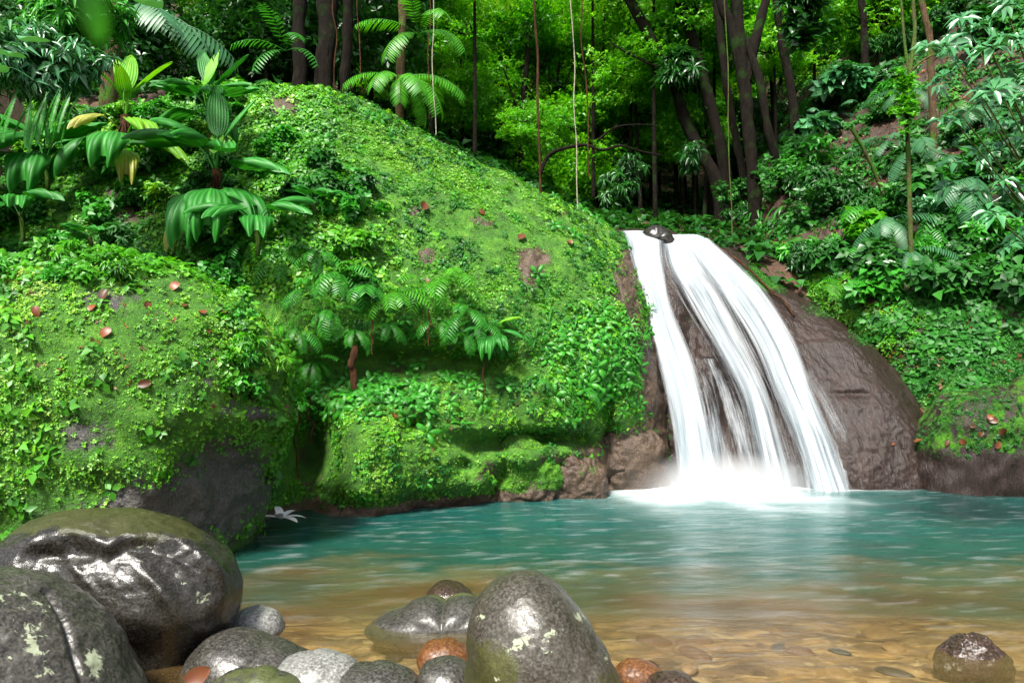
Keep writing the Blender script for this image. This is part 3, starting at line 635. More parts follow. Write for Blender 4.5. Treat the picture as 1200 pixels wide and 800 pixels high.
a3 = b.math('MULTIPLY', b.fr(a2, .10, .95, 0, 1), b.fr(al, .0, .1))
nn = b.bump(ss, .25, .02)
df = b('ShaderNodeBsdfDiffuse', i={'Color': b.mix(b.fr(b.math('ADD', b.math('MULTIPLY', ss, .55), b.math('MULTIPLY', sn3, .45)), .38, .6), (.22, .28, .32), (.70, .73, .75))})
tl = b('ShaderNodeBsdfTranslucent', i={'Color': (.55, .6, .63, 1)})
tp = b('ShaderNodeBsdfTransparent')
mx = b('ShaderNodeMixShader', i={0: .35, 1: df.outputs[0], 2: tl.outputs[0]})
fin = b('ShaderNodeMixShader', i={0: a3, 1: tp.outputs[0], 2: mx.outputs[0]}); b.out(fin.outputs[0])
wf = empty('waterfall', P(860, 575, 10.4)); tag(wf, 'silky white waterfall that fans out in three strands down the brown rock into the pool', 'waterfall')
inv = -np.array(wf.location)
def add_strand(nm, V, a, label):
    nv, nu = a.shape; UU, TT = np.meshgrid(np.linspace(0, 1, nu), np.linspace(0, 1, nv))
    wx = (V[:, -1] - V[:, 0]); w = np.linalg.norm(wx, axis=1).mean()
    uv = np.stack([(UU * w).ravel(), (TT * 4.5).ravel()], -1)
    me = make_mesh(nm, (V.reshape(-1, 3) + inv), gridfaces(nv, nu), {'alpha': a.ravel()}, uv=uv)
    o = link(nm, me, mw, wf); o['label'] = label
V, a = fall_strand('l', [(272, 724, 772, 12.75), (279, 728, 778, 12.3), (310, 737, 780, 11.75), (360, 751, 788, 11.2), (420, 765, 812, 10.8), (480, 779, 829, 10.5), (530, 786, 840, 10.3), (583, 790, 850, 10.2)], 60, 200,
    lambda U, T, s, s2: clip01(edge(U, .26, .26) * (1.10 - .1 * T) + .14 * s + .08 * s2), 5, .05, .1)
add_strand('water_strand', V, a, 'straight dense left strand')
V, a = fall_strand('m', [(276, 780, 818, 12.8), (283, 774, 832, 12.3), (315, 778, 870, 11.7), (350, 796, 898, 11.35), (400, 826, 920, 11.0), (460, 858, 945, 10.6), (520, 872, 970, 10.35), (583, 884, 992, 10.15)], 110, 200,
    lambda U, T, s, s2: clip01(edge(U, .16, .10) * (.42 + .5 * sst(.38, .12, T) + .5 * np.exp(-((U - .24 - .05 * T) / .15) ** 2) - .38 * np.exp(-((U - .60) / .08) ** 2) * sst(.25, .5, T) + .25 * np.exp(-((U - .78) / .08) ** 2)) + .45 * s + .25 * s2), 15, .05, .06)
add_strand('water_strand', V, a, 'broken streaky middle strand')
V, a = fall_strand('r', [(281, 800, 832, 12.9), (287, 796, 840, 12.4), (315, 815, 872, 11.9), (345, 836, 902, 11.4), (400, 872, 935, 11.0), (450, 893, 955, 10.7), (500, 915, 975, 10.45), (540, 930, 988, 10.3), (580, 938, 1006, 10.1)], 90, 200,
    lambda U, T, s, s2: clip01(edge(U, .30, .34) * (.98 - .15 * sst(.2, .0, T)) + .25 * s + .12 * s2 - .25 * sst(.0, .5, U) * sst(.75, .5, U) * sst(.2, .5, T) * (s2 < 0)), 25, .07, .1)
add_strand('water_strand', V, a, 'wide dense right strand')
V, a = fall_strand('t', [(420, 800, 850, 10.9), (460, 812, 868, 10.75), (520, 822, 885, 10.5), (583, 832, 900, 10.3)], 60, 120,
    lambda U, T, s, s2: clip01(edge(U, .2, .2) * (.18 + .5 * s + .4 * s2)), 35, .02, .02)
add_strand('water_strand', V, a, 'thin veil of trickles between the left and middle strands')
V, a = fall_strand('q', [(375, 885, 950, 11.1), (430, 905, 985, 10.85), (490, 935, 1020, 10.6), (540, 955, 1040, 10.35), (583, 965, 1050, 10.1)], 60, 120,
    lambda U, T, s, s2: clip01(sst(.8, .0, U) * sst(1, .8, T) * .45 * sst(0, .3, T) + .25 * s2 * (1 - U)), 45, .06, .02)
add_strand('water_strand', V, a, 'fine spray blowing off the right strand')
# spray where the water lands
import bmesh
bm = bmesh.new(); bmesh.ops.create_icosphere(bm, subdivisions=3, radius=1.0); S = np.array([v.co[:] for v in bm.verts]); Fq = np.array([[v.index for v in f.verts] for f in bm.faces]); bm.free()
S = S * (1 + .25 * fbm(S, 1.4, 3, 2))[:, None] * np.array([1.5, .75, .55])
m, nt = mat_new('spray'); b = NB(nt); gr = b('ShaderNodeTexGradient', gradient_type='SPHERICAL', i={'Vector': b.mapping(b.obj(), (1 / 1.4, 1 / .65, 1 / .48))}).outputs['Fac']; pv = b('ShaderNodeVolumeScatter', i={'Color': (.97, .98, 1, 1), 'Density': b.math('MULTIPLY', b.math('POWER', gr, 1.4), 5.0), 'Anisotropy': .2}); oo = b('ShaderNodeOutputMaterial'); nt.links.new(pv.outputs[0], oo.inputs['Volume'])
q = P(850, 572, 10.0); o = link('spray_mist', make_mesh('spray_mist', S, Fq), m, loc=(q[0], q[1], .10)); tag(o, 'white spray rising where the waterfall meets the pool', kind='stuff')
# ================================================= leaf templates
def tiny_leaf(L=1.0, W=.36, fold=.12, bend=.15):
    V = np.array([[0, 0, 0], [.42 * L, W * L, fold * L], [L, 0, -bend * L], [.42 * L, -W * L, fold * L], [.45 * L, 0, 0]])
    return V, np.array([[0, 1, 2, 4], [0, 4, 2, 3]])
def rotm(az, el, roll=0):
    return np.array((Matrix.Rotation(az, 3, 'Z') @ Matrix.Rotation(-el, 3, 'Y') @ Matrix.Rotation(roll, 3, 'X')))
def sprig(n, stem=.6, size=(.5, 1.0), el=(.0, .7), seed=0, W=.36, rosette=False, bend=.15):
    r = np.random.default_rng(seed); parts = []
    for k in range(n):
        V, Fq = tiny_leaf(r.uniform(*size), W, bend=bend); h = stem * ((k + .5) / n if not rosette else r.uniform(.7, 1))
        az = k * 2.4 + r.uniform(-.4, .4)
        V = V @ rotm(az, r.uniform(*el), r.uniform(-.3, .3)).T + np.array([.08 * math.cos(az), .08 * math.sin(az), h])
        parts.append((V, Fq, r.random()))
    return join(parts)
def blade(L, W, n=6, droop=.6, fold=.1, prof=None):
    """long leaf along +X drooping, quads 2 wide"""
    t = np.linspace(0, 1, n + 1); w = W * (prof(t) if prof else np.sin(PI * np.clip(t * .93 + .07, 0, 1)) ** .6)
    a = droop * t; x = np.cumsum(np.r_[0, np.cos(a[1:])]) * L / n; z = -np.cumsum(np.r_[0, np.sin(a[1:])]) * L / n
    V = np.stack([np.stack([x, s * w, z + abs(s) * fold * w], -1) for s in (-1, 0, 1)], 1).reshape(-1, 3)
    return V, gridfaces(n + 1, 3), np.zeros(len(V))
def frond(L=1.0, W=.22, pairs=16, droop=.9, bip=False, seed=0, pinw=.03, hang=.25, fwd=.35):
    """fern frond along +X"""
    r = np.random.default_rng(seed); parts = []; n = 24; t = np.linspace(0, 1, n)
    a = droop * t ** 1.3; x = np.r_[0, np.cumsum(np.cos(a[1:]))] * L / (n - 1); z = -np.r_[0, np.cumsum(np.sin(a[1:]))] * L / (n - 1)
    path = np.stack([x, 0 * x, z], -1)
    parts.append(tube(path, np.linspace(.008, .002, n) * max(L, .4), 4)[:2] + (0.0,))
    for k in range(pairs):
        u = .14 + .86 * (k + .5) / pairs; s_ = np.interp(u, t, x), np.interp(u, t, z); an = np.interp(u, t, a)
        w = W * math.sin(PI * min(1, .12 + .88 * (1 - u)) ** .85) ** .75 * (1 if u > .2 else .7) + .01
        for sd in (-1, 1):
            l = w * r.uniform(.88, 1.08)
            if bip:
                sub = []
                m = max(5, int(10 * l / W)); tt = (np.arange(m) + .5) / m
                for q in tt:
                    pl = l * .24 * (1 - q * .75) + .004
                    for s2 in (-1, 1):
                        V, Fq = tiny_leaf(pl, .3, .03, .1); V = V @ rotm(s2 * 1.15, 0).T + np.array([q * l, 0, 0]); sub.append((V, Fq, r.random() * .5))
                V, Fq, R = join(sub)
            else:
                V, Fq, R = blade(l, pinw * (.5 + .5 * l / W), 4, .5, .15); R = np.full(len(V), r.random() * .6)
            az = sd * (PI / 2 - fwd - .35 * u)
            V = V @ rotm(az, -hang + r.uniform(-.08, .08)).T
            V = V @ np.array(Matrix.Rotation(an, 3, 'Y')).T + np.array([s_[0], 0, s_[1]])
            parts.append((V, Fq, R))
    return join(parts)
def broad(L=.8, W=.2, nu=18, nv=34, droop=.8, notch=.3, pleat=.007, fold=-.14, stem=.35, splits=0, heart=False, fork=.0):
    """wide leaf on its own stalk, along +X; pleated, notched or forked at the tip"""
    u = np.linspace(0, 1, nu); v = np.linspace(-1, 1, nv); U, Vv = np.meshgrid(u, v, indexing='ij')
    if heart: w = W * np.where(U < .18, np.sqrt(np.clip(U / .18, 0, 1)), np.clip(1 - ((U - .18) / .82), 0, 1) ** .75); w = np.maximum(w, .002)
    else: w = W * np.maximum(np.sin(PI * U ** .78) ** .62, .04)
    av = np.abs(Vv)
    if notch: 
        ext = 1 - notch * np.clip(1 - av / .45, 0, 1) ** 1.3 - .55 * np.clip((av - .45) / .55, 0, 1) ** 1.6
        w = W * 1.1 * np.maximum(np.sin(PI * np.clip(.03 + .80 * U, 0, 1) ** .85) ** .7, .04); 
    else: ext = 1
    lx = U * L * ext
    if heart: lx = lx - .22 * W * sst(.3, 1, av) * sst(.35, 0, U)
    y = Vv * w
    if fork: y = y + np.sign(Vv) * fork * L * sst(.55, 1, U) * .35
    a = droop * U ** 1.4
    du = np.gradient(lx, axis=0)
    x = np.cumsum(du * np.cos(a), 0) - (du * np.cos(a))[0]; z = -(np.cumsum(du * np.sin(a), 0) - (du * np.sin(a))[0])
    z = z + fold * av * w + pleat * np.cos(av * 4 * 2 * PI) * sst(0, .25, U) * (av > .05)
    x = x - x[0].mean() if not heart else x
    V = np.stack([x, y, z], -1)
    if stem:
        n = 8; t = np.linspace(0, 1, n); pth = np.stack([t * stem * .8, 0 * t, stem * .6 * np.sin(t * 1.35)], -1)
        sl_ = math.atan2(pth[-1][2] - pth[-2][2], pth[-1][0] - pth[-2][0])
        V = V.reshape(-1, 3) @ rotm(0, sl_ * .6).T + pth[-1]
        St = tube(pth, .011 * (L / .8), 5)
        return join([(V, gridfaces(nu, nv), np.clip(.5 + .3 * np.cos(av * 4 * 2 * PI) + .35 * (U - .5) + .25 * (av < .06), 0, 1).ravel()), (St[0], St[1], .2)])
    V = V.reshape(-1, 3); return V, gridfaces(nu, nv), np.tile(.5 + .3 * np.cos(av[0] * nv / 2 * PI), nu)

# ================================================= ground cover (uncountable, one object per rock)
def cover(name, G3, N3, Wt, n, tmpl, size, mat, seed, label, tilt=.3, upbias=.5, patch=2.0):
    pos, N = sample_grid(G3, N3, Wt, n, seed)
    return cover_pts(name, pos, N, tmpl, size, mat, seed, label, tilt, upbias, patch)
def cover_pts(name, pos, N, tmpl, size, mat, seed, label, tilt=.3, upbias=.5, patch=2.0):
    r = np.random.default_rng(seed + 1); Vs = []
    N = N + np.array([0, -.12, upbias]); N /= np.linalg.norm(N, axis=1)[:, None]
    rnd = np.clip(  .53 + .42 * fbm(pos, patch * .6, 3, seed) * 1.6 + .3 * fbm(pos, patch * 3, 2, seed + 4) + r.normal(0, .14, len(pos)), 0, 1)
    parts = []; k = len(tmpl); idx = r.integers(0, k, len(pos))
    for q in range(k):
        s = idx == q; tv, tf, tr = tmpl[q]
        if s.sum() == 0: continue
        parts.append(scatter_arrays(tv, tf, tr, pos[s], N[s], r.uniform(*size, s.sum()), rnd[s], seed + q, tilt))
    V, Fq, R = join(parts)
    o = link(name, make_mesh(name, V, Fq, {'rnd': R}, smooth=False), M[mat]); tag(o, label, None, None, 'stuff'); return o
T_small = [sprig(6, .5, (.5, 1.0), (.0, .7), s, .34) for s in range(4)] + [sprig(7, .8, (.5, .9), (-.2, .6), s + 9, .28) for s in range(2)]
T_moss = [sprig(5, .4, (.4, .9), (.3, 1.2), s + 30, .22) for s in range(3)]
T_med = [sprig(6, .9, (.7, 1.1), (-.35, .45), s + 50, .36, bend=.3) for s in range(4)]
T_fern = [join([(lambda f: (f[0] @ rotm(a, .9).T, f[1], f[2]))(frond(1., .26, 9, 1.3, seed=3, pinw=.06)) for a in np.arange(5) * 1.256])]
T_grass = [join([(lambda f: (f[0] @ rotm(k * 1.1, 1.0 - .1 * (k % 3)).T, f[1], np.full(len(f[0]), .1 * k)))(blade(1.0, .05, 5, 1.5)) for k in range(7)])]
def pxmask(G3, spots, base=0.0): return base + gauss_px(G3, spots)
front = (NC[..., 1] < .35) & (GC[..., 2] > .05)
X_, Y_ = project(GC)
nz = fbm(GC, 1.4, 4, 71); nz2 = fbm(GC, 5, 3, 72)
okc = front * np.clip(MC + .1, 0, 1) * (X_ > -80)
hollow = np.clip(1.3 * gauss_px(GC, [(362, 540, 30, 55, 1), (465, 426, 100, 26, 1), (570, 525, 40, 12, 1), (680, 515, 30, 12, 1)]), 0, 1)
Wl = okc * np.clip(.55 + 1.5 * nz + 1.1 * nz2, .03, 2) * (1 - hollow) * (1 - .65 * sst(480, 520, Y_) * sst(520, 560, X_))
cover('ground_cover', GC, NC, Wl, 50000, T_small, (.017, .038), 'cover', 101, 'dense carpet of tiny bright green plants over the great mossy rock')
Wm = okc * (1 - hollow) * (.25 + np.clip(.4 + nz2, 0, 1))
cover('moss_tufts', GC, NC, Wm, 52000, T_moss, (.012, .024), 'cover', 102, 'fine moss and seedlings between the leaves on the great mossy rock', tilt=.5)
Wg = okc * np.clip(1.6 * sst(430, 330, X_) * sst(360, 300, Y_) * sst(150, 260, X_) + .9 * np.exp(-((X_ - 700) / 50) ** 2 - ((Y_ - 420) / 55) ** 2) + .25 * sst(330, 250, X_) + .3 * np.exp(-((X_ - 420) / 70) ** 2 - ((Y_ - 310) / 50) ** 2) + .25 * np.clip(nz, 0, 1), 0, 2)
cover('ground_cover', GC, NC, Wg, 6500, T_med, (.045, .085), 'cover', 103, 'larger light green creeping leaves on the upper left of the great mossy rock', upbias=.3)
Wf = okc * (np.exp(-((X_ - 700) / 55) ** 2 - ((Y_ - 430) / 40) ** 2) + .8 * np.exp(-((X_ - 440) / 90) ** 2 - ((Y_ - 460) / 22) ** 2) + .10 * sst(300, 200, X_) + .03)
cover('small_ferns', GC, NC, Wf, 700, T_fern, (.09, .19), 'fern', 104, 'small dark ferns in crevices of the great mossy rock', upbias=.2)
cover('grass_tufts', GC, NC, okc * (np.exp(-((X_ - 705) / 45) ** 2 - ((Y_ - 425) / 38) ** 2) + .25 * np.exp(-((X_ - 600) / 60) ** 2 - ((Y_ - 400) / 20) ** 2)), 420, T_grass, (.10, .2), 'fern', 105, 'drooping grassy tufts on the mossy rock near the waterfall', upbias=.1)
# left boulder: use its vertices as sample points
def tri_sample(V, Fq, W, n, seed):
    r = np.random.default_rng(seed); a = V[Fq[:, 1]] - V[Fq[:, 0]]; c_ = V[Fq[:, 2]] - V[Fq[:, 0]]
    nn = np.cross(a, c_); ar = np.linalg.norm(nn, axis=1); w = ar * W[Fq].mean(1); w = w / w.sum(); k = r.choice(len(w), n, p=w)
    u, v = r.random((2, n)); f = u + v > 1; u[f], v[f] = 1 - u[f], 1 - v[f]
    return V[Fq[k, 0]] + a[k] * u[:, None] + c_[k] * v[:, None], nn[k] / ar[k][:, None]
x, y = project(LV); ml = ms(LV, LN)
fl = (LN[:, 1] < .5) * (LV[:, 2] > .1) * np.clip(ml, 0, 1)
n1 = fbm(LV, 2.2, 4, 3); n2 = fbm(LV, 7, 3, 5)
dn = fl * np.clip(.5 + 1.3 * n1 + .7 * n2, .02, 2) * (1 - .75 * np.exp(-((x - 265) / 60) ** 2 - ((y - 470) / 30) ** 2)) * (1 - .7 * np.exp(-((x - 120) / 90) ** 2 - ((y - 525) / 35) ** 2)) * (1 - .6 * sst(540, 600, y) * sst(60, 120, x))
p_, n_ = tri_sample(LV, LF, dn, 16000, 7); cover_pts('ground_cover', p_, n_, T_small, (.014, .035), 'cover', 111, 'leafy seedlings scattered over the left mossy boulder')
p_, n_ = tri_sample(LV, LF, fl * (.4 + n2.clip(0, 1)), 26000, 8); cover_pts('moss_tufts', p_, n_, T_moss, (.008, .018), 'cover', 112, 'fine moss on the left mossy boulder', .5)
p_, n_ = tri_sample(LV, LF, fl * np.clip(sst(360, 300, y) + .8 * sst(60, 0, x) + .5 * sst(270, 340, x) + .1, 0, 1), 1300, 9); cover_pts('ground_cover', p_, n_, T_med, (.05, .09), 'cover', 113, 'paler broad seedlings along the crown of the left mossy boulder')
p_, n_ = tri_sample(LV, LF, fl * (sst(320, 345, x) * sst(520, 400, y) + sst(330, 305, y)), 160, 10); cover_pts('small_ferns', p_, n_, T_fern, (.09, .17), 'fern_bright', 114, 'small light ferns along the top edge of the left mossy boulder')
# right bank
X_, Y_ = project(GB); nz = fbm(GB, .8, 4, 81); nz2 = fbm(GB, 3, 3, 82)
fb = (GB[..., 2] > .25) * (GB[..., 1] < 30)
dirt = .4 * np.clip(gauss_px(GB, [(1130, 85, 60, 25, .9), (1010, 205, 40, 25, .7), (1110, 230, 30, 50, .7), (1150, 290, 40, 30, .6), (1095, 215, 40, 25, .5), (960, 200, 40, 20, .4)]), 0, .92)
Wb = fb * np.clip(.6 + 1.1 * nz + .5 * nz2, .12, 2) * (1 - dirt) / np.maximum(1, (GB[..., 1] / 14) ** 2)
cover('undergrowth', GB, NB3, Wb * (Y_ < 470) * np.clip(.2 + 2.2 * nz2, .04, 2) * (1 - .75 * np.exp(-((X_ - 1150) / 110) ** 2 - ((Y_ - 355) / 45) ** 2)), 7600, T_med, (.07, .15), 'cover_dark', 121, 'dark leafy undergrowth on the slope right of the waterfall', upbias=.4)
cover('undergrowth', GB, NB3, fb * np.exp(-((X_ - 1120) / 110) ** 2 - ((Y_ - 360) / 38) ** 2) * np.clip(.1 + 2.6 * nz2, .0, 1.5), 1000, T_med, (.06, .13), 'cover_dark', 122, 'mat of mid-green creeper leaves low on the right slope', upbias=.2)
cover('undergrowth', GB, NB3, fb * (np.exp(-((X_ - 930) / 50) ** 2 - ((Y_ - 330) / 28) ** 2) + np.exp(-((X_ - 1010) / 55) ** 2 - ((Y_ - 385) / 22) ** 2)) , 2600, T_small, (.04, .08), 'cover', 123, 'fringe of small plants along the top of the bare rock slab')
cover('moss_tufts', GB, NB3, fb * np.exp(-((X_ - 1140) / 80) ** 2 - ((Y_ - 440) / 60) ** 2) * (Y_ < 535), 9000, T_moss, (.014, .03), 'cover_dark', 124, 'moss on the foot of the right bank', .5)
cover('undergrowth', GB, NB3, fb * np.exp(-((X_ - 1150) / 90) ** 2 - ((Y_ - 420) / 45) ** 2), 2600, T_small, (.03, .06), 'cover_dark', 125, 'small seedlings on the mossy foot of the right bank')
T_lit = [sprig(3, .1, (.7, 1.1), (-.1, .4), s + 70, .33) for s in range(3)]
cover('leaf_litter', GB, NB3, fb * (.15 + dirt) / np.maximum(1, (GB[..., 1] / 14) ** 2), 5000, T_lit, (.05, .10), 'litter', 126, 'brown and reddish fallen leaves on the bare soil of the right slope', .4, .1)
# moss fringe on the slab
X_, Y_ = project(GS)
cover('moss_tufts', GS, NS, np.clip(MS, 0, 1) * (NS[..., 1] < .3), 2500, T_moss, (.02, .04), 'cover_dark', 127, 'tufts of moss on the wet rock behind the waterfall', .5)
# forest floor
pos = np.stack([rng.uniform(-16, 16, 9000), rng.uniform(12.8, 42, 9000), np.zeros(9000)], -1); pos[:, 2] = G(pos[:, 0], pos[:, 1])
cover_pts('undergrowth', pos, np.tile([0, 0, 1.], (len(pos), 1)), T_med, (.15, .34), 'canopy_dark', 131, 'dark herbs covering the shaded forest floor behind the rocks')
def rock_cover(r, n, tm, size, mat, seed, label, lo=.3, pxf=None):
    ob, Wd, Nn, Fq = r; me = ob.data; a = np.zeros(len(Wd), np.float32); me.attributes['moss'].data.foreach_get('value', a)
    w = np.clip(a, 0, 1) * (Nn[:, 1] < .4) * (Nn[:, 2] > -.2) * (Wd[:, 2] > .12) * np.clip(.5 + 1.2 * fbm(Wd, 3, 3, seed), .05, 2)
    if pxf is not None: w = w * pxf(*project(Wd))
    p_, n_ = tri_sample(Wd, Fq, w, n, seed); cover_pts('moss_tufts' if size[1] < .03 else 'ground_cover', p_, n_, tm, size, mat, seed, label)
rock_cover(r1, 9000, T_moss, (.010, .022), 'cover_dark', 141, 'fine moss on the low rock at the right edge of the pool')
rock_cover(r1, 500, T_small, (.03, .055), 'cover_dark', 142, 'small plants on the low rock at the right edge of the pool')
rock_cover(r5, 2500, T_moss, (.010, .022), 'cover', 143, 'moss on the green lump of rock under the overhang')
rock_cover(r3, 1500, T_moss, (.010, .022), 'cover_dark', 144, 'moss on the brown rounded rock beside the falls')

X_, Y_ = project(GC)
cover('ground_cover', GC, NC, okc * (1 - hollow) * np.clip(.3 + 2.0 * fbm(GC, 2.2, 3, 171), .02, 2), 5200, T_small + T_med[:2], (.035, .07), 'cover_dark', 171, 'patches of darker leaves mixed into the carpet on the great mossy rock')

cover('leaf_litter', GC, NC, okc * np.clip(.1 + 2 * fbm(GC, 1.8, 3, 191), 0, 1), 700, T_lit, (.018, .05), 'litter', 191, 'tiny brown bits of dead leaf caught in the cover of the great mossy rock', .5, .1)
p_, n_ = tri_sample(LV, LF, fl * np.clip(.2 + 2 * fbm(LV, 2.5, 3, 192), 0, 1) * sst(560, 400, y), 420, 12); cover_pts('leaf_litter', p_, n_, T_lit, (.018, .05), 'litter', 192, 'brown crumbs of dead leaf on the crown of the left mossy boulder', .5, .1)
# ================================================= plants with parts
def grow(name, loc, label, cat, leaves, group=None, rz=0, scale=1.0, part='leaf'):
    """leaves: list of (mesh, azimuth, elevation, roll, scale, offset)"""
    o = empty(name, loc, (0, 0, rz)); o.scale = (scale,) * 3; tag(o, label, cat, group)
    for me, az, el, roll, s, off in leaves:
        c = link(part, me, None, o); c.rotation_euler = (Matrix.Rotation(az, 3, 'Z') @ Matrix.Rotation(-el, 3, 'Y') @ Matrix.Rotation(roll, 3, 'X')).to_euler(); c.scale = (s,) * 3; c.location = off
    return o
def lm(name, t, mat, smooth=True):
    me = make_mesh(name, t[0], t[1], {'rnd': t[2]}, smooth); me.materials.append(M[mat]); return me
# fern kinds
F_std = [lm('frond', frond(.68, .15, 12, 1.1 + .25 * k, seed=k, pinw=.0105, hang=.1), 'fern') for k in range(3)]
F_bri = [lm('frond', frond(.68, .16, 12, 1.1 + .2 * k, seed=k + 5, pinw=.0110, hang=.1), 'fern_bright') for k in range(2)]
F_tree = [lm('frond', frond(1.3, .34, 19, 1.0 + .2 * k, seed=k + 9, pinw=.019), 'fern_grey') for k in range(2)]
F_treeg = [lm('frond', frond(1.6, .40, 22, 1.1 + .2 * k, seed=k + 19, pinw=.019), 'fern_bright') for k in range(2)]
F_strap = [lm('frond', frond(.6, .032, 30, .35, seed=k + 29, pinw=.008, hang=.1, fwd=.15), 'fern') for k in range(2)]
def fern(px, py, label, kind=F_std, n=7, s=1.0, group=None, names=None, lift=.05, toward=True, el=(-.45, .6), name='fern', arc=None, seed=None):
    h = hit(px, py, names); 
    if h is None: return
    p, nrm = h; r = random.Random(int(px * 7 + py)); base = math.atan2(nrm[1], nrm[0])
    L = []
    for k in range(n):
        az = base + (r.uniform(-1.9, 1.9) if arc is None else base * 0 + r.uniform(*arc)) if toward else r.uniform(0, 6.28)
        if n > 3: az = base + (-1.9 + 3.8 * (k + r.uniform(.2, .8)) / n) if toward and arc is None else az
        L.append((kind[k % len(kind)], az, r.uniform(*el), r.uniform(-.3, .3), r.uniform(.75, 1.1), (0, 0, 0)))
    return grow(name, p + nrm * lift, label, 'fern', L, group, 0, s, 'frond')
CL = ['mossy_rock']; HB = ['hillside']
gl = 'ferns along the dark ledge of the mossy rock'
for px, py, s, k, lab in [(400, 325, .95, F_std, 'dense fern at the left end of the ledge, beside the left boulder'), (430, 345, .9, F_std, 'fern drooping over the dark hollow, second from the left on the ledge'),
        (462, 348, 1.05, F_bri, 'light green fern hanging over the middle of the dark ledge'), (492, 330, 1.0, F_bri, 'bright arching fern above the middle of the ledge'), (528, 332, 1.0, F_bri, 'light fern with curved fronds right of the ledge middle'),
        (545, 365, .8, F_std, 'dull green fern at the right end of the ledge'), (385, 365, .7, F_std, 'small fern under the dense one at the left end of the ledge'), (560, 378, .65, F_std, 'little dark fern beside the forked leaf plant')]:
    fern(px, py, lab, k, 8, s, gl, CL)
gl = 'ferns in the crevice behind the left boulder'
for k, (px, py, s) in enumerate([(330, 300, .8), (355, 340, .8), (300, 285, .7), (350, 385, .7), (365, 420, .6), (215, 285, .6), (320, 255, .6), (375, 300, .75), (270, 300, .6)]):
    fern(px, py, 'medium dark green fern crowding the crevice behind the left boulder', F_std, 7, s, gl, CL)
gl = 'small ferns at the foot of the mossy rock'
for px, py, s in [(345, 470, .4), (400, 470, .45), (440, 465, .35), (520, 440, .35), (640, 445, .4), (690, 460, .4), (735, 450, .35), (480, 470, .35)]:
    fern(px, py, 'small fern rooted in the green face of the mossy rock', F_std, 6, s, gl, CL)
gl = 'ferns on the right slope'
for k, (px, py, s, kd, lab) in enumerate([(985, 330, .9, F_bri, 'bright fern right above the bare rock slab'), (1010, 300, .9, F_std, 'dark fern on the right slope behind the bright leafy sprout'), (1045, 330, .8, F_std, 'fern half hidden by creeper leaves on the right slope'),
        (940, 265, 1.0, F_std, 'fern left of the leafy sprout beside the top of the slab'), (1185, 330, .8, F_std, 'dark fern at the right edge above the creeper mat'), (1095, 310, .7, F_std, 'fern below the shrub with tiny leaves'), (900, 290, .8, F_std, 'fern hanging beside the brown roots near the lip of the falls')]):
    fern(px, py, lab, kd, 7, s, gl, HB)
gl = 'grey-green tree fern crowns on the right slope'
for k, (px, py, s, n, lab) in enumerate([(1085, 195, 1.05, 6, 'pale feathery tree fern in the middle of the right slope'), (1150, 150, .85, 5, 'blue-grey fern fronds behind the glossy shrub, upper one'), (1160, 225, 1.0, 5, 'blue-grey fern fronds behind the glossy shrub, lower one'),
        (1040, 275, .85, 4, 'grey-green frond leaning down to the left over the slope'), (955, 150, .8, 3, 'small pale frond standing against the dark hollow'), (1070, 120, .8, 5, 'grey fern behind the mossy leaning stem')]):
    fern(px, py, lab, F_tree, n, s, gl, HB, lift=.45, el=(-.5, .35), name='tree_fern')
gl = 'strap ferns hanging by the lip of the falls'
for px, py, s in [(905, 225, 1.5), (890, 250, 1.2), (920, 245, 1.3), (990, 285, 1.0), (1030, 225, 1.2)]:
    fern(px, py, 'tuft of long drooping strap leaves right of the top of the falls', [lm('frond', blade(.5, .018, 8, 1.9), 'fern')], 12, s, gl, HB, name='strap_fern')

gl = 'feathery ferns dotted over the right slope'
rs0 = random.Random(9)
for k in range(16):
    px, py = rs0.uniform(900, 1220), rs0.uniform(90, 320)
    fern(px, py, 'feathery dark green fern growing out of the slope above the creeper mat', [F_tree, F_std, F_std][k % 3], 6, [.7, 1.3, 1.5][k % 3], gl, HB, lift=.2)
gl = 'ferns hanging low over the dark hollow'
for px, py, s, kd in [(412, 385, .6, F_std), (455, 380, .55, F_std), (515, 378, .6, F_std), (545, 388, .55, F_std)]:
    fern(px, py, 'fern whose fronds hang straight down in front of the dark hollow', kd, 5, s, gl, CL, el=(-.5, .2), lift=.08)
# ---- broad plants (cyclanthus-like)
B_palm = [lm('leaf', broad(.66, .185, droop=.9 + .3 * k, notch=.33, splits=1, fork=.10), 'palm') for k in range(3)]
B_lime = [lm('leaf', broad(.58, .12, droop=.35 + .3 * k, notch=0, fork=0), 'palm_lime') for k in range(2)]
B_limen = [lm('leaf', broad(.55, .14, droop=1.0, notch=.35, fork=.12), 'palm_lime')]
B_up = [lm('leaf', broad(.62, .10, droop=.25, notch=0), 'palm')]
B_yel = [lm('leaf', broad(.5, .11, droop=1.2, notch=.3, fork=.1), 'palm_yellow')]
B_heart = [lm('leaf', broad(.34, .15, 12, 9, 1.0, 0, .003, -.15, .3, heart=True), 'shrub_grey')]
def atp(px, py, names=CL, lift=.0, D=None):
    if D: return P(px, py, D)
    p, n = hit(px, py, names); return p + n * lift
rx = random.Random(3)
def bl(me, azdeg, eldeg, s=1., roll=0, off=(0, 0, 0)): return (me, math.radians(azdeg), math.radians(eldeg), math.radians(roll), s, off)
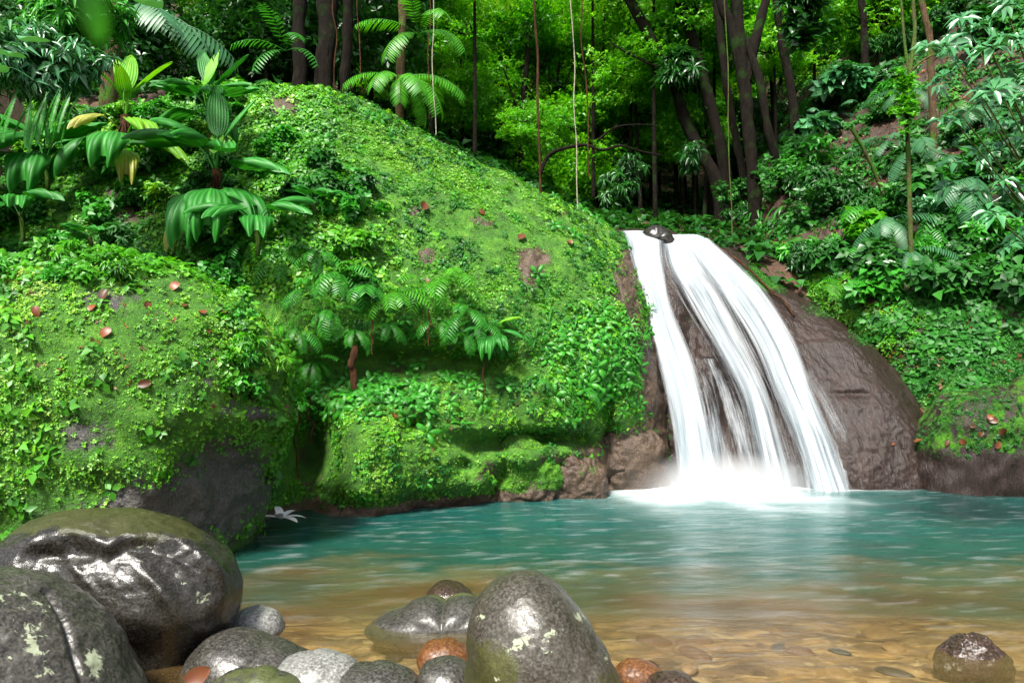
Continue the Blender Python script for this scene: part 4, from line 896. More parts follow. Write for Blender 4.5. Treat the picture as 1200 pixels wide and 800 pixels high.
# azimuth: -90 faces the camera, 180 left, 0 right
def stemmed(loc, label, leaves, h=.3, mat='vine_green', r=.03, fibres=0, scale=1.0, name='broadleaf_plant'):
    o = grow(name, loc, label, 'plant', leaves, 'broad-leaved plants on the left slope', 0, scale)
    St = tube(spline([(0, .06, -h), (0.02, .03, -h * .5), (0, 0, .08)], 8), [r] * 8, 7)
    link('stem', make_mesh('stem', St[0], St[1], {'rnd': St[2]}), M[mat], o)
    if fibres:
        parts = []
        for k in range(fibres):
            a = rx.uniform(-2.2, -.9); l = rx.uniform(.25, .55); q = rx.uniform(.02, .10)
            parts.append(tube(spline([(q * .3 * math.cos(a), q * .5 * math.sin(a), 0), (q * math.cos(a), q * math.sin(a) - .02, -l * .5), (q * 1.6 * math.cos(a), q * math.sin(a) - .03, -l)], 6), [.010] * 6, 4))
        V, Fq, R = join(parts); link('fibre_skirt', make_mesh('fibre_skirt', V, Fq, {'rnd': R}), M['root'], o)
    return o
stemmed(atp(75, 215, lift=.35), 'dark glossy broad-leaved plant at the left edge above the mossy boulder', [bl(B_palm[0], 175, 30, 1.2), bl(B_palm[1], 200, 10, 1.15), bl(B_palm[2], 235, 5, 1.15), bl(B_palm[2], 262, -5, 1.2), bl(B_palm[1], 300, 10, .95), bl(B_palm[0], 345, 25, 1.0), bl(B_palm[0], 120, 40, 1), bl(B_palm[2], 215, -25, 1.1), bl(B_palm[2], 285, -30, 1.1), bl(B_palm[1], 60, 30, .9)], scale=1.2)
stemmed(atp(35, 275, lift=.25), 'low broad-leaved plant tucked under the glossy one at the left edge', [bl(B_palm[2], a, e, .9) for a, e in [(180, 20), (220, 0), (260, -10), (300, 5), (340, 20)]])
stemmed(atp(178, 165, lift=.45), 'tall plant with lime upright leaves, yellowing lower leaves and brown fibrous trunk', [bl(B_lime[0], 150, 60, .95), bl(B_lime[0], 35, 45, 1.1), bl(B_lime[0], 100, 65, 1.0), bl(B_lime[1], 200, 50, .8), bl(B_lime[1], 280, 55, .75),
     bl(B_limen[0], 200, -10, 1.1, 0, (0, 0, -.22)), bl(B_limen[0], 315, -15, 1.15, 0, (0, 0, -.2)), bl(B_yel[0], 250, -15, 1.0, 0, (0, 0, -.15)), bl(B_palm[2], 280, -25, 1.1, 0, (0, 0, -.3)), bl(B_palm[2], 225, -30, 1.1, 0, (0, 0, -.3)), bl(B_limen[0], 345, -20, 1.1, 0, (0, 0, -.3)), bl(B_yel[0], 300, -40, 1.1, 0, (0, 0, -.4))], .6, 'root', .06, 30, scale=1.2)
stemmed(atp(252, 150, lift=.45), 'upright plant with one lime leaf and bluish lower leaves on the skyline of the rock', [bl(B_up[0], 130, 55, 1.05), bl(B_lime[0], 60, 65, 1.0), bl(B_up[0], 20, 45, 1.0), bl(B_palm[0], 200, 20, .8), bl(B_palm[0], 340, 15, .85), bl(B_palm[1], 240, 15, .8), bl(B_palm[1], 300, 5, .8), bl(B_palm[2], 320, -20, .8, 0, (0, 0, -.2)), bl(B_palm[1], 170, 0, .8, 0, (0, 0, -.1))], .5, scale=1.15)
stemmed(atp(243, 238, lift=.5), 'big dark plant with leaves spread like a hand above the left boulder', [bl(B_up[0], 115, 60, 1.25), bl(B_up[0], 45, 50, 1.15), bl(B_lime[1], 80, 70, .7), bl(B_palm[0], 165, 35, 1.2), bl(B_palm[1], 190, 20, 1.2), bl(B_palm[1], 255, 15, 1.0), bl(B_palm[1], 300, 10, .9), bl(B_palm[2], 285, -35, 1.2, 0, (0, 0, -.25)), bl(B_palm[2], 262, -40, 1.2, 0, (0, 0, -.25)), bl(B_palm[1], 340, 10, 1.1, 0, (0, 0, -.2)), bl(B_yel[0], 235, -50, 1.1, 0, (0, 0, -.35)), bl(B_palm[2], 325, -20, 1.1, 0, (0, 0, -.3))], .6, 'root', .05, 14, scale=1.15)
stemmed(atp(310, 290, lift=.3), 'dark drooping broad leaves between the spreading plant and the ferns', [bl(B_palm[1], a, e, .95) for a, e in [(150, 40), (200, 10), (250, 0), (290, -15), (335, 10), (30, 30)]])
stemmed(atp(575, 395, lift=.12), 'little forked-leaf plant at the right end of the dark ledge', [bl(B_limen[0], 15, 28, .62), bl(B_palm[2], 262, -30, .62), bl(B_palm[1], 215, 10, .5), bl(B_palm[2], 300, -20, .5), bl(B_palm[1], 340, 0, .5)] + [(lm('leaf', blade(.34, .016, 8, 1.6), 'fern'), math.radians(200 + 14 * k), .4 - .05 * k, 0, 1, (0, 0, 0)) for k in range(12)], .2)
for px, py, lab in [(110, 290, 'seedling with three broad leaves on the crown behind the left boulder'), (365, 250, 'young broad-leaved seedling in the creeping cover left of centre')]:
    stemmed(atp(px, py, lift=.1), lab, [bl(B_palm[k % 3], a, 25, .5) for k, a in enumerate([170, 250, 320, 20])], .1)

# ---- leaf masses: shrubs
def leaf_mass(name, loc, rad, n, leaf, size, mat, label, cat='shrub', group=None, seed=0, clusters=28, stems=6, droop=.2, per=None, stem_mat='bark', face=None):
    """shrub: stems that reach to leaf clusters"""
    r = np.random.default_rng(seed); root = empty(name, loc); tag(root, label, cat, group)
    c = r.normal(0, .5, (clusters, 3)); c /= np.maximum(1, np.linalg.norm(c, axis=1))[:, None]; c = c * np.array(rad) * r.uniform(.6, 1, (clusters, 1)); c[:, 2] = c[:, 2] * .8 + rad[2] * .5
    k = n // clusters; pos = np.repeat(c, k, 0) + r.normal(0, .13, (clusters * k, 3)) * np.array(rad).mean()
    N = np.tile([0, -.45, 1.0], (len(pos), 1)) + .35 * pos / np.array(rad)
    N /= np.linalg.norm(N, axis=1)[:, None]
    tv, tf, tr = leaf; rn = np.clip(np.repeat(r.uniform(.1, .8, clusters), k) + r.normal(0, .15, len(pos)), 0, 1)
    V, Fq, R = scatter_arrays(tv, tf, tr, pos, N, r.uniform(*size, len(pos)), rn, seed, .45)
    link('foliage', make_mesh('foliage', V, Fq, {'rnd': R}, smooth=False), M[mat], root)
    parts = []
    for q in r.choice(clusters, min(stems, clusters), False):
        parts.append(tube(spline([(0, 0, -.25 * rad[2]), c[q] * np.array([.35, .35, .6]), c[q]], 8), np.linspace(.02, .005, 8) * max(1, rad[2]), 5))
    V, Fq, R = join(parts); link('stems', make_mesh('stems', V, Fq, {'rnd': R}), M[stem_mat], root)
    return root
W_ros = sprig(7, .15, (.7, 1.0), (-.15, .35), 91, .2, True, .3)
W_palmate = sprig(8, .05, (.8, 1.0), (-.5, .0), 92, .13, True, .4)
W_heart = broad(1., .42, 7, 7, .7, 0, .0, -.12, 0, heart=True)
ML = T_med[0]
# left top mass, hanging over the dark hollow
leaf_mass('shrub', P(35, 95, 7.6), (.75, .6, .45), 900, W_palmate, (.12, .2), 'shrub_grey', 'pale glossy shrub with finger-like leaves filling the upper left corner', seed=1, clusters=36)
leaf_mass('shrub', P(-60, 130, 7.2), (.7, .6, .6), 700, W_palmate, (.12, .2), 'shrub_grey', 'same glossy finger-leaved kind cut by the left edge of the photo', seed=2)
leaf_mass('shrub', P(85, 40, 8.0), (.6, .5, .5), 800, W_palmate, (.1, .18), 'fern', 'darker finger-leaved shrub behind the pale one at upper left', seed=3)
o = grow('heart_leaf_vine', P(60, 85, 7.0), 'three large heart-shaped leaves hanging in front of the upper left shrub', 'vine', [bl(B_heart[0], 220, 10, .8, 0, (-.25, 0, .2)), bl(B_heart[0], 275, -5, .95, 0, (.05, -.05, .02)), bl(B_heart[0], 200, -10, .75, 0, (-.1, -.1, -.12)), bl(B_heart[0], 300, 0, .8, 0, (-.3, -.1, -.1))])
o = grow('heart_leaf_vine', P(135, 50, 8.2), 'row of heart-shaped leaves in front of the mossy trunk at upper left', 'vine', [bl(B_heart[0], 250, -10, 1.1, 0, (-.25, 0, .1)), bl(B_heart[0], 280, -20, 1.1, 0, (-.02, 0, .08)), bl(B_heart[0], 320, 0, 1.3, 0, (.15, 0, .12)), bl(B_heart[0], 215, 0, 1.0, 0, (-.35, 0, .22))])
for k, (px, py) in enumerate([(22, 105), (38, 112), (55, 108), (70, 104), (82, 108), (92, 112), (48, 120)]):
    grow('hanging_fern', P(px, py, 7.2 + .05 * k), 'ribbon-like fern frond hanging over the dark hollow at the left', 'fern', [(F_strap[k % 2], -PI / 2 + random.uniform(-1, 1), -1.15, 0, 1.0, (0, 0, 0)), (F_strap[0], -PI / 2 + random.uniform(-1.4, 1.4), -1.05, 0, .85, (0.02, 0, 0))], 'hanging ferns at the upper left', part='frond')
for px, py, D, s, az, lab in [(150, 22, 9.2, 1.15, -25, 'big grey-green frond arching to the right near the mossy trunk'), (30, 30, 7.5, .8, 200, 'grey frond reaching out of the left edge of the photo')]:
    grow('tree_fern', P(px, py, D), lab, 'fern', [(F_tree[k % 2], math.radians(az - 25 + 25 * k), .1, .2, s, (0, 0, 0)) for k in range(3)], 'grey fern fronds at upper left', part='frond')
# right foreground glossy shrub
sh = empty('glossy_shrub', P(1310, 330, 6.6)); tag(sh, 'shrub with whorls of pale glossy leaves reaching in from the right edge', 'shrub')
base = np.array(sh.location); ws = [(1128, 22), (1178, 8), (1108, 55), (1160, 58), (1192, 45), (1128, 78), (1148, 108), (1186, 118), (1166, 155), (1196, 148), (1118, 142), (1142, 182), (1182, 222), (1194, 275), (1158, 248), (1150, 35), (1172, 90), (1210, 80), (1215, 190), (1205, 240), (1220, 20), (1100, 100), (1230, 130), (1172, 190), (1140, 228)]
T_wh = [sprig(9, .12, (.75, 1.05), (-.35, .3), 95 + k, .2, True, .25) for k in range(3)]
fpos, parts = [], []
for k, (px, py) in enumerate(ws):
    D = 6.4 + .5 * math.sin(k * 1.7); p = P(px, py, D) - base; fpos.append(p)
    mid = p * .5 + np.array([.0, .0, -.15]); parts.append(tube(spline([(0, 0, 0), mid, p], 10), np.linspace(.014, .004, 10), 5))
V, Fq, R = join(parts); link('branches', make_mesh('branches', V, Fq, {'rnd': R}), M['vine_green'], sh)
fpos = np.array(fpos); fp = np.concatenate([fpos, fpos + rng.normal(0, .09, fpos.shape), fpos + rng.normal(0, .12, fpos.shape)])
pr_ = []
for q in range(3):
    s = np.arange(len(fp)) % 3 == q; N = np.tile([-.25, -.45, 1.0], (s.sum(), 1)); N /= np.linalg.norm(N, axis=1)[:, None]
    pr_.append(scatter_arrays(*T_wh[q], fp[s], N, rng.uniform(.12, .2, s.sum()), rng.uniform(.1, 1, s.sum()), 300 + q, .25))
V, Fq, R = join(pr_); link('foliage', make_mesh('foliage', V, Fq, {'rnd': R}, smooth=True), M['shrub_grey'], sh)
St = tube(spline([(.1, .1, -2.2), (0.05, 0, -1), (0, 0, 0.05)], 8), [.035] * 8, 7); link('stem', make_mesh('stem', St[0], St[1], {'rnd': St[2]}), M['vine_green'], sh)
# slope plants on the right
def slope_shrub(px, py, rad, n, leaf, size, mat, label, seed, lift=.1, name='shrub', group=None, names=HB, clusters=18):
    h = hit(px, py, names)
    if h is None: return
    return leaf_mass(name, h[0] + h[1] * lift, rad, n, leaf, size, mat, label, 'plant' if name != 'shrub' else 'shrub', group, seed, clusters)
slope_shrub(1005, 125, (.7, .5, .45), 170, sprig(6, .3, (.8, 1.), (-.2, .3), 5, .34, True, .25), (.28, .4), 'shrub_grey', 'dark teal plant with big rounded leaves above the hollow on the right slope', 11, .5, 'big_leaf_plant', clusters=14)
slope_shrub(965, 168, (.45, .3, .25), 36, sprig(4, .2, (.8, 1.), (-.1, .3), 6, .42, True, .2), (.25, .34), 'shrub_grey', 'small plant with round serrated leaves at the left lip of the dark hollow', 12, .4, 'big_leaf_plant', clusters=6)
slope_shrub(1005, 285, (.4, .3, .3), 90, ML, (.16, .24), 'fern_bright', 'bright leafy sprout in front of the dark ferns, centre right', 13, .2, 'leafy_plant', clusters=10)
slope_shrub(1110, 265, (.42, .3, .35), 420, T_small[0], (.06, .1), 'shrub_grey', 'airy shrub with tiny pale leaves on the right slope', 14, .3)
slope_shrub(1115, 345, (.85, .3, .32), 300, ML, (.13, .22), 'cover_dark', 'climber with pointed mid-green leaves spreading low on the right slope', 15, .1, 'creeper', clusters=30)
slope_shrub(1030, 345, (.5, .3, .35), 180, ML, (.12, .2), 'fern', 'left clump of the pointed-leaved climber above the bare slab', 16, .1, 'creeper', clusters=18)
slope_shrub(1195, 350, (.5, .3, .3), 170, ML, (.12, .2), 'cover_dark', 'darker clump of the climber at the right edge', 17, .1, 'creeper', clusters=18)
gl = 'leafy shrubs scattered over the right slope'
rs = random.Random(5)
for k in range(84):
    px = rs.uniform(865, 1230); py = rs.uniform(10, 325)
    if abs(px - 1130) < 60 and abs(py - 85) < 25: continue
    if abs(px - 1010) < 40 and abs(py - 195) < 25: continue
    h = hit(px, py, HB)
    if h is None or h[0][1] > 26: continue
    sc = rs.uniform(.35, .7) * (h[0][1] / 14)
    leaf_mass('shrub', h[0], (sc, sc * .8, sc * .7), 220, [ML, W_ros, T_small[1], W_palmate][k % 4], [(.12, .22), (.14, .24), (.10, .16), (.12, .2)][k % 4], ['cover_dark', 'fern', 'canopy_dark', 'cover_dark', 'cover_dark', 'canopy_dark'][k % 6], 'leafy understorey shrub on the shaded slope above the waterfall', 'shrub', gl, 400 + k, 14, 3)
# left slope shrubs
gl = 'low shrubs among the broad-leaved plants on the left slope'
for k in range(72):
    px = rs.uniform(-40, 430); py = rs.uniform(115, 345)
    if px > 335 and (py < 170 or rs.random() < .3): continue
    h = hit(px, py, CL)
    if h is None: continue
    sc = rs.uniform(.22, .38)
    leaf_mass('shrub', h[0], (sc, sc * .7, sc * .7), 200, [ML, T_small[1], W_ros][k % 3], [(.06, .11), (.05, .09), (.08, .13)][k % 3], ['cover', 'cover_dark', 'cover_dark', 'fern'][k % 4], 'small leafy shrub between the broad-leaved plants on the left slope', 'shrub', gl, 500 + k, 14, 3)

# leafy fringe on the left boulder
gl = 'leafy tufts fringing the left mossy boulder'
for k in range(26):
    if k < 14: px, py = rs.uniform(270, 326), rs.uniform(352, 470)
    else: px, py = rs.uniform(-20, 200), rs.uniform(296, 330)
    h = hit(px, py, ['mossy_boulder'])
    if h is None: continue
    leaf_mass('leafy_tuft', h[0], (.16, .14, .12), 70, [T_small[2], ML, W_palmate][k % 3], [(.03, .06), (.04, .07), (.05, .09)][k % 3], ['cover', 'fern_bright', 'cover', 'fern'][k % 4], 'small leafy tuft on the edge of the left mossy boulder', 'plant', gl, 600 + k, 8, 2)
# ---- fallen leaves
dl = []
for k in range(3):
    V, Fq, R = broad(1., .32, 9, 7, .5 + .3 * k, 0, .01, .3 - .1 * k, 0); R = np.linspace(.2 + .2 * k, .5 + .2 * k, len(V)); dl.append(lm('dead_leaf', (V - [.5, 0, -.1], Fq, R), 'dead'))
def dead(px, py, s, label, grp='fallen leaves', names=None, az=None):
    h = hit(px, py, names)
    if h is None: return
    o = link('fallen_leaf', dl[int(px) % 3]); n = Vector(h[1]); o.location = Vector(h[0]) + n * s * .25
    q = n.to_track_quat('Z', 'Y').to_matrix() @ Matrix.Rotation(px * .7 if az is None else az, 3, 'Z'); o.rotation_euler = q.to_euler(); o.scale = (s,) * 3; tag(o, label, 'leaf', grp)
LBn = ['mossy_boulder']
for px, py, s, lab in [(171, 450, .11, 'single curled red-brown leaf in the middle of the left boulder'), (262, 366, .11, 'pinkish dead leaf, rightmost on the crown of the left boulder'), (236, 366, .10, 'bright red dead leaf next to the pinkish one on the left boulder'), (217, 359, .08, 'small orange dead leaf left of the bright red one'),
        (203, 338, .12, 'dark red dead leaf high on the crown of the left boulder'), (122, 392, .12, 'tan dead leaf on the left part of the boulder crown'), (123, 349, .12, 'rust brown dead leaf at the upper left of the boulder'), (172, 357, .09, 'pale orange dead leaf near the top of the boulder'),
        (243, 388, .06, 'tiny red leaf below the bright red one'), (43, 367, .10, 'orange-brown leaf by the left edge of the boulder'), (110, 360, .10, 'dark brown leaf beside the rust brown one'), (363, 405, .14, 'large red dead leaf caught between the left boulder and the mossy rock'), (250, 476, .05, 'small yellow-brown leaf on the bare patch of the left boulder')]:
    dead(px, py, s, lab)
for px, py, s, lab in [(495, 243, .2, 'orange dead leaf below the crest of the great mossy rock'), (612, 280, .18, 'pink-red leaf on the upper right of the great mossy rock'), (528, 170, .13, 'brown leaf on the skyline of the great mossy rock'), (603, 216, .12, 'brown leaf beside the foot of the rust-coloured liana'), (433, 333, .12, 'dark red leaf on the ledge ferns'),
        (655, 252, .12, 'reddish leaf near the ridge, right of the rust-coloured liana'), (565, 250, .12, 'brown speckled leaf in the middle of the upper moss'), (460, 487, .10, 'orange leaf low on the mossy rock'), (667, 284, .12, 'pale stick-like leaf near the right side of the ridge'), (500, 332, .12, 'orange leaf stuck on the ledge fern')]:
    dead(px, py, s, lab, names=CL)
for k, (px, py, s) in enumerate([(1162, 492, .14), (1175, 505, .16), (1150, 508, .10), (1168, 520, .13), (1130, 518, .12), (1110, 520, .10), (1160, 488, .12), (1140, 500, .08)]):
    dead(px, py, s, 'reddish fallen leaf in the small heap on the low rock right of the slab', 'reddish fallen leaves on the low bank rock')
dead(1079, 517, .14, 'lone orange leaf at the lower right corner of the bare slab', names=['rock_face', 'bank_rock'])
dead(1046, 520, .06, 'tiny yellow leaf on the bare slab', names=['rock_face'])
o = link('fallen_leaf', dl[1]); o.location = P(232, 791, 3.42); o.scale = (.13,) * 3; o.rotation_euler = (1.2, -.5, .4); tag(o, 'orange leaf at the bottom edge wedged under the big dark boulder', 'leaf', 'fallen leaves')
# white flower-like debris at the water's edge
parts = []
for k in range(7):
    V, Fq, R = blade(.14, .022, 5, .9); parts.append((V @ rotm(k * .9 + .3, .5 + .2 * (k % 3)).T, Fq, R + .1 * k))
V, Fq, R = join(parts); m, nt = mat_new('white_petal'); b = NB(nt)
p = b('ShaderNodeBsdfPrincipled', i={'Base Color': b.mix(b.attr('rnd'), (.85, .82, .80), (.7, .6, .58)), 'Roughness': .6}); b.out(p.outputs[0])
o = link('withered_leaf', make_mesh('withered_leaf', V, Fq, {'rnd': R}), m); q = P(327, 610, 7.75); o.location = (q[0] + .06, q[1] - .12, .12); o.scale = (1.9,) * 3; tag(o, 'curled whitish withered leaf lying at the water line between the boulders', 'leaf')

# ---- roots and posts under the ledge
def hang(px, py0, py1, D, r, mat, label, name='hanging_root', sway=.03, group=None, px1=None, cat='root', n=14):
    a = P(px, py0, D); c_ = P(px1 or px, py1, D); t = np.linspace(0, 1, n)[:, None]
    path = a + (c_ - a) * t; sw = np.array([sway, sway, 0]) * fbm(np.c_[np.zeros(n), np.full(n, px * .1), np.linspace(0, 3, n)], 1.0, 2, 5)[:, None] * np.sin(PI * t) * 2
    path = path + sw; o = link(name, None) if False else None
    V, Fq, R = tube(spline(path, 40), r, 6, .5, int(px)); loc = path[-1]
    o = link(name, make_mesh(name, V - loc, Fq, {'rnd': R}), M[mat], loc=loc); tag(o, label, cat, group); return o
st = hang(416, 405, 455, 8.1, .04, 'root', 'short brown broken stump standing under the ledge ferns', 'stump', cat='stump')
for px, a, c_, D, lab in [(436, 375, 415, 8.5, 'thin root hanging under the left ledge ferns'), (502, 362, 405, 8.7, 'thin straight root under the middle ledge fern'), (567, 425, 470, 8.95, 'brown root hanging under the forked-leaf plant'), (363, 465, 520, 7.7, 'rust-coloured root hanging beside the left boulder'), (350, 480, 560, 7.75, 'long root in the dark gap beside the left boulder')]:
    hang(px, a, c_, D, .010, 'root', lab, group='hanging roots under the ledge')
# brown roots above the slab
for k, (x0, y0, x1, y1) in enumerate([(828, 285, 905, 345), (850, 282, 915, 350), (870, 290, 925, 330), (900, 345, 930, 372)]):
    h0, h1, hm = hit(x0, y0, HB + ['rock_face']), hit(x1, y1, HB + ['rock_face']), hit((x0 + x1) / 2, (y0 + y1) / 2 - 4, HB + ['rock_face'])
    if None in (h0, h1, hm): continue
    V, Fq, R = tube(spline([h0[0] + .04 * h0[1], hm[0] + .06 * hm[1], h1[0] + .03 * h1[1]], 20), .02, 6, .5, k)
    o = link('root', make_mesh('root', V, Fq, {'rnd': R}), M['root']); tag(o, 'brown root creeping down the rock right of the falls', 'root', 'roots on the rock right of the falls')
# ================================================= trees, lianas, forest
def gz(x, y): return float(G(x, y))
def tree_trunk(name, pts, r0, r1, mat, label, D, group=None, branches=(), cat='tree', parts_of=None):
    """pts in pixels at distance D from top to bottom; foot goes into the ground"""
    hf = hit(*pts[-1], ['hillside', 'mossy_rock', 'ground'])
    if hf is not None and pts[-1][1] < 232 and 12.5 < hf[0][1] < 1.12 * D: r0, r1, D = r0 * hf[0][1] / D, r1 * hf[0][1] / D, hf[0][1]
    pth = [P(a, b_, D) for a, b_ in pts]; foot = pth[-1].copy()
    d = (pth[-1] - pth[-2]); d /= np.linalg.norm(d); zs = [G(foot[0], foot[1])]
    for k_ in ('hillside', 'mossy_rock'):
        r_h = SURF[k_].ray_cast(Vector(foot + [0, 0, 1.5]), Vector((0, 0, -1)))
        if r_h[0] is not None: zs.append(r_h[0].z)
    foot2 = foot + np.array([d[0] * .3, d[1] * .3, min(-.6, max(zs) - foot[2] - .4)])
    top = pth[0] + (pth[0] - pth[1]) / np.linalg.norm(pth[0] - pth[1]) * 3.5
    path = spline([foot2] + pth[::-1] + [top], 46); root = empty(name, foot); tag(root, label, cat, group)
    V, Fq, R = tube(path - foot, np.linspace(r0, r1, 46), 12, .35, int(pts[0][0]))
    link('trunk', make_mesh('trunk', V, Fq, {'rnd': R}), M[mat], root)
    for bp in branches:
        q = np.array([P(a, b_, D + e) for a, b_, e in bp[0]]); V, Fq, R = tube(spline(q, 24) - foot, np.linspace(bp[1], bp[2], 24), 8, .3, 3)
        link('branch', make_mesh('branch', V, Fq, {'rnd': R}), M[mat], root)
    return root
S = 1 / F
tree_trunk('tree', [(796, -5), (812, 50), (828, 110), (843, 165), (852, 225)], .16, .13, 'bark', 'dark straight trunk leaning left, left neighbour of the forked tree', 19)
tree_trunk('tree', [(760, 40), (785, 85), (803, 140), (822, 180), (840, 215)], .18, .13, 'bark', 'thin leaning trunk draped with epiphytes, leftmost of the trunks behind the falls', 19, branches=[([(785, 85, 0), (762, 75, 0), (735, 62, .3), (715, 50, .5)], .05, .02)])
tree_trunk('tree', [(868, 55), (873, 110), (878, 160), (884, 225)], .15, .13, 'bark', 'thickest trunk behind the falls, forking into a Y near the top', 16.5, branches=[([(872, 95, 0), (858, 35, 0), (846, 5, 0), (838, -40, 0)], .13, .10), ([(874, 95, 0), (888, 35, .1), (896, 5, .2), (905, -40, .3)], .13, .10), ([(874, 45, 0), (890, 95, -.2), (896, 130, -.2), (902, 160, -.2), (912, 200, 0)], .08, .1)])
tree_trunk('tree', [(842, 25), (848, 75), (855, 125), (866, 180), (872, 215)], .10, .08, 'bark', 'slim dark trunk just left of the forked tree', 18)
tree_trunk('tree', [(909, -5), (915, 40), (922, 80), (930, 130)], .11, .09, 'bark', 'dark trunk right of the forked tree beside the hanging clump', 18)
tree_trunk('tree', [(802, 105), (818, 155), (832, 205)], .14, .11, 'bark', 'short dark trunk crossing behind the leaning ones', 21)
tree_trunk('tree', [(1070, -5), (1072, 40), (1066, 85), (1060, 125), (1064, 170)], .04, .03, 'vine_green', 'slender pale stem wrapped in moss and small leaves on the right slope', 12.5, branches=[([(1066, 85, 0), (1080, 72, 0), (1098, 62, .2), (1112, 56, .3)], .025, .012), ([(1066, 90, 0), (1060, 50, 0), (1056, 0, 0)], .03, .02)])
tree_trunk('tree', [(1078, -5), (1085, 25), (1090, 55)], .07, .06, 'bark_pale', 'short pale trunk at the top right behind the mossy stem', 15)
tree_trunk('tree', [(1008, -5), (1012, 20), (1013, 45)], .1, .08, 'bark', 'dark thin trunk at the top between the clump and the mossy stem', 19)
tree_trunk('tree', [(134, -60), (134, -5), (132, 45), (128, 112)], .15, .13, 'bark_pale', 'brown upright trunk behind the heart-shaped leaves at upper left', 12.6)
tree_trunk('tree', [(383, -5), (384, 35), (380, 75), (378, 118)], .17, .17, 'bark', 'broad dark trunk behind the crest, left one of the pair', 12.6)
tree_trunk('tree', [(408, -5), (407, 40), (405, 80), (403, 118)], .09, .09, 'bark', 'narrow dark trunk right beside the broad one behind the crest', 12.6)
tree_trunk('tree', [(352, -5), (350, 40), (352, 80), (350, 112)], .13, .12, 'bark', 'dark trunk left of the broad one behind the crest', 13.5)
tree_trunk('tree', [(472, -5), (471, 45), (469, 90), (468, 130)], .075, .075, 'bark_pale', 'brown trunk of the tree fern behind the crest', 13)
for k, (a, b_, r, D) in enumerate([(612, 198, .10, 22), (603, 185, .07, 24), (650, 190, .06, 25), (585, 170, .06, 26), (738, 160, .05, 24), (560, 190, .06, 24), (700, 190, .05, 22), (990, 60, .07, 26), (540, 150, .07, 28), (770, 200, .07, 28)]):
    tree_trunk('tree', [(a + 8, 20), (a + 6, 70), (a + 1, 120), (a - 2, b_)], r, r * .7, 'bark', 'thin dark understorey trunk in the shade behind the mossy rock', D, 'thin trunks in the shaded forest', branches=[([(a + 2, 130, 0), (a + 14, 95, .2), (a + 30, 60, .4)], r * .5, r * .25), ([(a, 150, 0), (a - 12, 110, -.2), (a - 22, 80, -.4)], r * .5, r * .2)])
# fallen arching trunk
V, Fq, R = tube(spline([P(*q) for q in [(632, 205, 18), (643, 182, 18), (662, 174, 18), (685, 170, 18), (705, 176, 18), (728, 171, 18), (752, 178, 18.3), (775, 182, 18.5)]], 40), np.linspace(.055, .02, 40), 10, .6, 4); l0 = P(632, 205, 18)
o = link('fallen_tree', make_mesh('fallen_tree', V - l0, Fq, {'rnd': R}), M['bark'], loc=l0); tag(o, 'black arching fallen trunk in the dark gully behind the ridge', 'fallen trunk')
V, Fq, R = tube(spline([P(*q) for q in [(700, 165, 18), (720, 150, 18), (745, 146, 18), (775, 148, 18.3)]], 30), np.linspace(.03, .012, 30), 8, .6, 4); l0 = P(700, 165, 18)
o = link('dead_branch', make_mesh('dead_branch', V - l0, Fq, {'rnd': R}), M['bark'], loc=l0); tag(o, 'thin dark dead branch above the fallen trunk', 'branch')
h = hit(1040, 243, HB); h2 = P(998, 150, h[0][1] - .3)
V, Fq, R = tube(spline([h[0], (h[0] + h2) / 2 + [.06, 0, 0], h2], 20), .035, 7, .4, 4); o = link('leaning_pole', make_mesh('leaning_pole', V - h[0], Fq, {'rnd': R}), M['vine_green'], loc=h[0]); tag(o, 'pale moss-speckled dead stem leaning across the right slope', 'dead stem')
# lianas
for px, px1, y1, D, r, mt, lab in [(624, 633, 232, 11.6, .020, 'root', 'rust-brown twisted liana hanging straight down to the ridge of the mossy rock'), (664, 677, 245, 11.9, .010, 'liana_pale', 'thin whitish liana, middle of the three hanging behind the ridge'), (682, 690, 208, 13.5, .014, 'root', 'brown knotty liana ending in the dark, right of the whitish one'),
        (506, 511, 158, 12.0, .009, 'liana_pale', 'thin pale liana hanging beside the bright tree fern'), (502, 503, 140, 12.2, .009, 'root', 'thin brown liana next to the pale one by the tree fern'), (846, 858, 275, 13.8, .012, 'vine_green', 'yellow-green liana hanging in front of the forked tree down to the falls'), (396, 392, 110, 12.2, .012, 'root', 'thin liana in front of the broad trunk behind the crest'), (420, 425, 110, 12.3, .010, 'root', 'wavy thin liana right of the narrow trunk behind the crest')]:
    hang(px, -60, y1, D, r, mt, lab, 'liana', .05, 'lianas hanging from the canopy', px1, 'liana', 22)
# tree fern with bright fronds behind the crest
tf = grow('tree_fern', P(468, 92, 12.6), 'large bright green tree fern with layered fronds behind the crest', 'fern', [(F_treeg[k % 2], math.radians(a), e, 0, s, (0, 0, 0)) for k, (a, e, s) in enumerate([(-15, .15, .85), (-35, -.1, .85), (-60, .0, .75), (-110, .1, .7), (-150, .2, .7), (10, .4, .8), (60, .5, .8), (-25, -.45, .7), (-80, -.3, .6)])], part='frond')
link('trunk', make_mesh('trunk', *tube(spline([(0, .1, -1.2), (0, .05, -.6), (0, 0, 0.05)], 10), .08, 8, .3)[:2]), M['bark_pale'], tf)
for px, py, D, s, lab in [(490, 40, 13.2, .8, 'upright yellow-green frond cluster above the large tree fern'), (335, 60, 12.8, .8, 'dark ferny crown hanging left of the broad trunk')]:
    grow('tree_fern', P(px, py, D), lab, 'fern', [((F_treeg if px > 400 else F_std)[k % 2], math.radians(a), e, 0, s * (1 if px > 400 else 1.8), (0, 0, 0)) for k, (a, e) in enumerate([(-100, 1.0), (-60, .5), (-150, .4), (-30, .1), (-120, -.2)])], part='frond')
